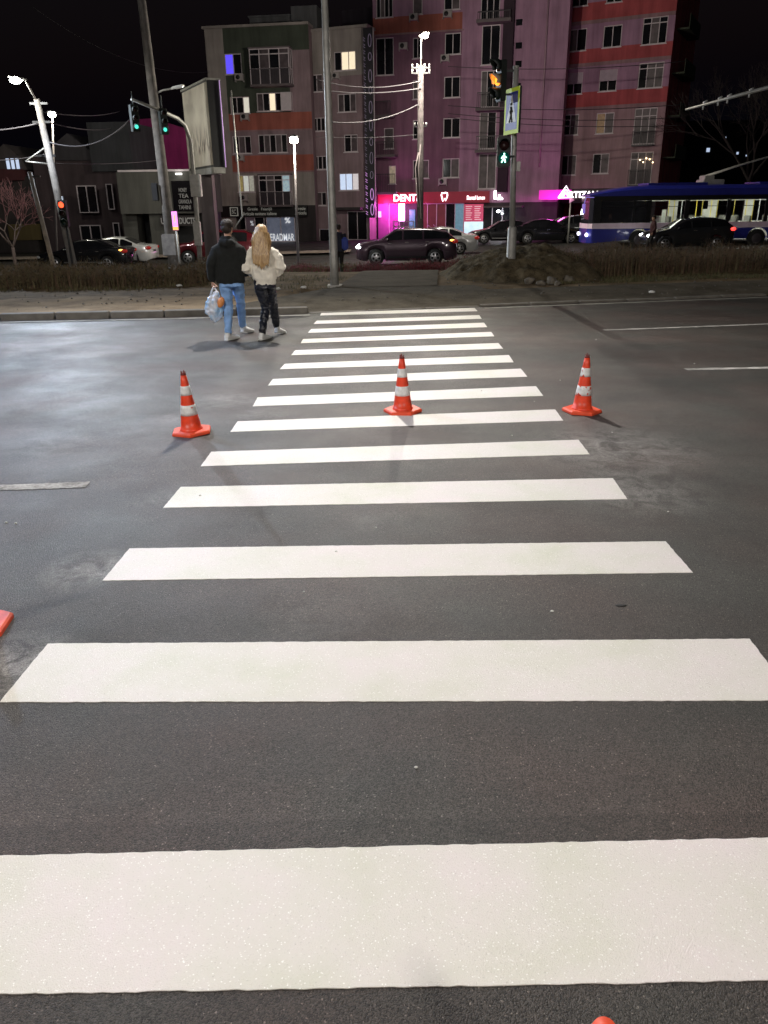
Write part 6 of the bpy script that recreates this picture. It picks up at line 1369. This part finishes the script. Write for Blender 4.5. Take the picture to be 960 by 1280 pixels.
# front
b = MB(); b.prism([Vector((0.22, -W2+.05, 0)), Vector((.02, -W2+.35, 0)), Vector((-.06, 0, 0)), Vector((.02, W2-.35, 0)), Vector((.22, W2-.05, 0)), Vector((.26, W2-.05, 0)), Vector((.26, -W2+.05, 0))], (0, 0, .32), (0, 0, 1.05)); b.build('front_bumper', M_bl, t)
b = MB(); b.prism([Vector((0.22, -W2+.02, 0)), Vector((.02, -W2+.3, 0)), Vector((-.05, 0, 0)), Vector((.02, W2-.3, 0)), Vector((.22, W2-.02, 0)), Vector((.26, W2-.05, 0)), Vector((.26, -W2+.05, 0))], (0, 0, 1.052), (0, 0, 1.3)); b.build('front_stripe', M_pk, t)
b = MB(); b.prism([Vector((0.22, -W2+.02, 0)), Vector((.05, -W2+.3, 0)), Vector((0, 0, 0)), Vector((.05, W2-.3, 0)), Vector((.22, W2-.02, 0)), Vector((.26, W2-.05, 0)), Vector((.26, -W2+.05, 0))], (0, 0, 1.302), (0, 0, 2.655)); b.build('windscreen', mat('bus_windscreen', (.03, .03, .04), .05, coat=.5), t)
for y in (-1.0, 1.0): b = MB(); b.ell((.0, y, .74), (.08, .16, .1)); b.build('headlight', lampE('bus_headlight', (.85, .8, 1), 4), t)
b = MB(); b.box((LB-.03, 0, 1.5), (.06, 2*W2-.06, 2.3)); b.build('rear_panel', M_bl, t, bevel=.02)
for c in (2.75, 9.0):
    for sg in (-1, 1):
        y = sg*(W2-.17); b = MB(); b.tube([(c, y-.13, .48), (c, y-.1, .48), (c, y+.1, .48), (c, y+.13, .48)], [.44, .48, .48, .44], 26); wh = b.build('wheel', M_tyre, t); b = MB(); b.tube([(c, y+sg*.12, .48), (c, y+sg*.14, .48)], [.27, .24], 20); b.build('rim', mat('bus_rim', (.08, .07, .08), .5), wh)
M_yel = mat('yellow_pole', (.75, .60, .06), .35); M_seat = mat('bus_seat', (.20, .20, .18), .7)
for x0 in (3.4, 4.7, 5.4, 6.2, 7.0, 7.9, 8.9, 9.6, 10.5, 11.1):
    for y in (-.45, .45):
        b = MB(); b.tube([(x0, y, .42), (x0, y, 2.6)], .022, 8); b.build('grab_pole', M_yel if int(x0*10) % 3 else mat('white_pole', (.7, .7, .7), .4), t)
for x0 in (4.1, 5.9, 7.6, 8.3, 10.0, 11.4):
    for y in (-.85, .85):
        b = MB(); b.box((x0, y, .85), (.45, .8, .1)); b.box((x0+.22, y, 1.25), (.09, .8, .75)); b.build('seat', M_seat, t, bevel=.03)
for a_, c_ in zip([p[1] for p in wx[1:-1]], [p[0] for p in wx[2:]]): bprof(None, 1.322, 2.418, a_-.12, c_+.16, 'inner_pillar', mat('bus_pale_trim', (.62, .62, .58), .5), W2-.13, W2-.07)
bprof(None, 2.38, 2.56, 3.1, LB-.1, 'ceiling_cove', mat('bus_pale_trim', (.62, .62, .58), .5), W2-.20, W2-.14)
for x0, wd_ in ((4.4, .22), (6.6, .35), (10.9, .5)): bprof(None, .95, 1.95, x0, x0+wd_, 'partition', mat('bus_pale_trim', (.62, .62, .58), .5), .55, .58)
# interior far wall lining panels (pale) and window backs
bprof(None, 1.322, 2.418, .4, 3.0, 'cab_partition', M_bk, W2-.12, W2-.10)
bprof(None, .5, 1.32, .4, LB-.1, 'inner_lining', mat('bus_lining', (.45, .45, .42), .7), W2-.10, W2-.06)
# mirror
b = MB(); b.tube([(.2, -W2, 2.6), (-.25, -W2-.15, 2.62), (-.35, -W2-.2, 2.3)], .025, 6); b.box((-.35, -W2-.2, 2.05), (.12, .2, .48)); b.build('wing_mirror', mat('mirror_violet_glow', (.1, .06, .3), .3, emit=(.4, .3, 1), es=.5), t, bevel=.01)  # violet glow put into the mirror material, no lamp there
# trolley gear
b = MB(); b.box((6.6, 0, 3.30), (1.1, 1.2, .26)); b.box((6.4, 0, 3.52), (.5, .9, .22)); b.build('trolley_base', M_galv, t, bevel=.03)
for y in (-.3, .3):
    b = MB(); b.tube([(6.2, y, 3.55), (8.0, y, 4.1), (12.5, y, 5.3)], [.05, .03, .02], 8); b.build('trolley_pole', M_galv, t)
# move trolley gear nearer to the middle as in the photo
bpy.context.view_layer.update()
# ------------------------------------------------------------------ overhead wires
def wire(a, c, sag, r, label, M_=None):
    b = MB(); n = 18; P = [Vector(a).lerp(Vector(c), k/n)-Vector((0, 0, sag*4*(k/n)*(1-k/n))) for k in range(n+1)]; b.tube(P, r, 5)
    tag(b.build('overhead_wire', M_ or mat('wire_pale', (.14, .13, .14), .5)), label, 'wire', 'overhead wires between the poles')
M_wd = mat('wire_dark', (.03, .025, .03), .6)
T = at(526, 101, 47.3)
wire(at(395, 99, 47), T, .35, .022, 'pale wire ending at the upper crossarm of the concrete utility pole')
wire(at(400, 112, 47), at(526, 110, 47.3), .2, .026, 'pale thick wire just below the highest one at the utility pole')
wire(at(411, 152, 44), at(524, 130, 47.3), .35, .03, 'thick sagging cable rising to the middle of the concrete utility pole')
wire(at(395, 171, 48), at(524, 168, 48), .1, .014, 'thin faint wire level with the lit globe lamp')
wire(at(-60, 162, 34), at(52, 153, 34), .15, .03, 'pale wire running off the left edge from the leaning pole')
wire(at(53, 140, 34), at(150, 139, 60), .2, .02, 'faint wire right of the leaning pole top')
wire(at(57, 152, 34), at(140, 160, 60), .2, .025, 'second wire right of the leaning pole, just under the far lamp')
wire(at(62, 178, 34), at(164, 148, 36), .5, .03, 'sagging cable from the leaning pole up to the signal mast arm')
wire(at(-30, 200, 35), at(60, 192, 34), .1, .02, 'thin wire crossing the gable at far left')
wire(at(64, 204, 34), at(200, 200, 50), .1, .016, 'low faint wire across the dark building')
wire(at(40, 8, 60), at(262, 90, 70), 1.2, .02, 'dark wire dropping toward the left apartment block', M_wd)
for k, (ya, yb) in enumerate(((83, 76), (132, 130), (142, 146), (147, 156))):
    wire(at(560, ya, 60), at(860, yb, 60), .3, .022, ['highest dark wire across the right block', 'second dark wire across the right block', 'third dark wire across the right block', 'lowest dark wire across the right block'][k], M_wd)
# contact-line bracket reaching in from the right
t = thing('catenary_bracket', 'pale tapered bracket arm with insulators reaching in from the right edge', 'bracket')
a, c = at(857, 137, 33), at(1010, 96, 30); b = MB(); b.tube([a, a.lerp(c, .5), c], [.035, .06, .075], 10); b.build('arm', M_galv, t)
b = MB(); b.tube([(c.x, c.y, 0), (c.x, c.y, c.z+1)], [.15, .1], 14); b.build('pole', M_concp, t)
for f in (.16, .29, .37, .55):
    q = a.lerp(c, f); b = MB(); b.tube([q+Vector((0, 0, .05)), q+Vector((.12, 0, .14))], [.05, .03], 8); b.tube([q, q-Vector((0, 0, .16))], .03, 6); b.build('insulator', mat('insulator_white', (.6, .6, .58), .3), t)
# ------------------------------------------------------------------ bare trees
def bare(name, label, base, h, spread, M_t, M_c, depth=6, seed=1, tw=.02, r0=.09):
    rnd = random.Random(seed); t = thing(name, label, 'tree', base); bt_ = MB(); bc = MB()
    bt_.tube([(0, 0, 0), (.03, 0, h*.3)], [r0, r0*.8], 9)
    def rec(p, d, l, r, lv):
        e = p+d*l; mid = p.lerp(e, .5)+Vector([rnd.uniform(-.06, .06)*l for _ in range(3)]); (bc if lv > 1 else bt_).tube([p, mid, e], [r, r*.85, r*.7], 5 if lv > 1 else 7, caps=False)
        if lv >= depth: return
        for k in range(3 if lv < 2 else rnd.choice((2, 2, 3))):
            nd = (d+Vector([rnd.uniform(-1, 1)*spread for _ in range(3)])+Vector((0, 0, .12))).normalized(); rec(e, nd, l*rnd.uniform(.66, .86), max(r*.62, .008), lv+1)
    for k in range(4):
        a = k*1.57+rnd.uniform(-.4, .4); rec(Vector((.03, 0, h*.3)), Vector((math.cos(a)*.55, math.sin(a)*.55, .8)).normalized(), h*.2, r0*.5, 0)
    bt_.build('trunk', M_t, t); bc.build('crown', M_c, t)
bq = at(18, 325, 38); bq.z = gz(bq.x, 38)
bare('bare_tree', 'small bare tree with pink light painted in, at the far left before the house', (bq.x, 38, bq.z), 4.3, .6, mat('bark_pale', (.20, .15, .13), .9), mat('pink_lit_twigs', (.26, .12, .12), .8), 5, 3)  # pink light on this tree is put into its twig colour
bq = at(925, 300, 62)
bare('bare_tree', 'tall dark bare tree rising behind the trolleybus at right', (bq.x, 62, 0), 10.5, .55, mat('bark_dark', (.03, .025, .022), .9), mat('dark_twigs', (.035, .028, .026), .8), 6, 9, r0=.2)
bq = at(985, 300, 66)
bare('bare_tree', 'dark bare tree at the right edge behind the bus rear', (bq.x, 66, 0), 12, .55, mat('bark_dark', (.03, .025, .022), .9), mat('dark_twigs', (.035, .028, .026), .8), 6, 19, r0=.2)
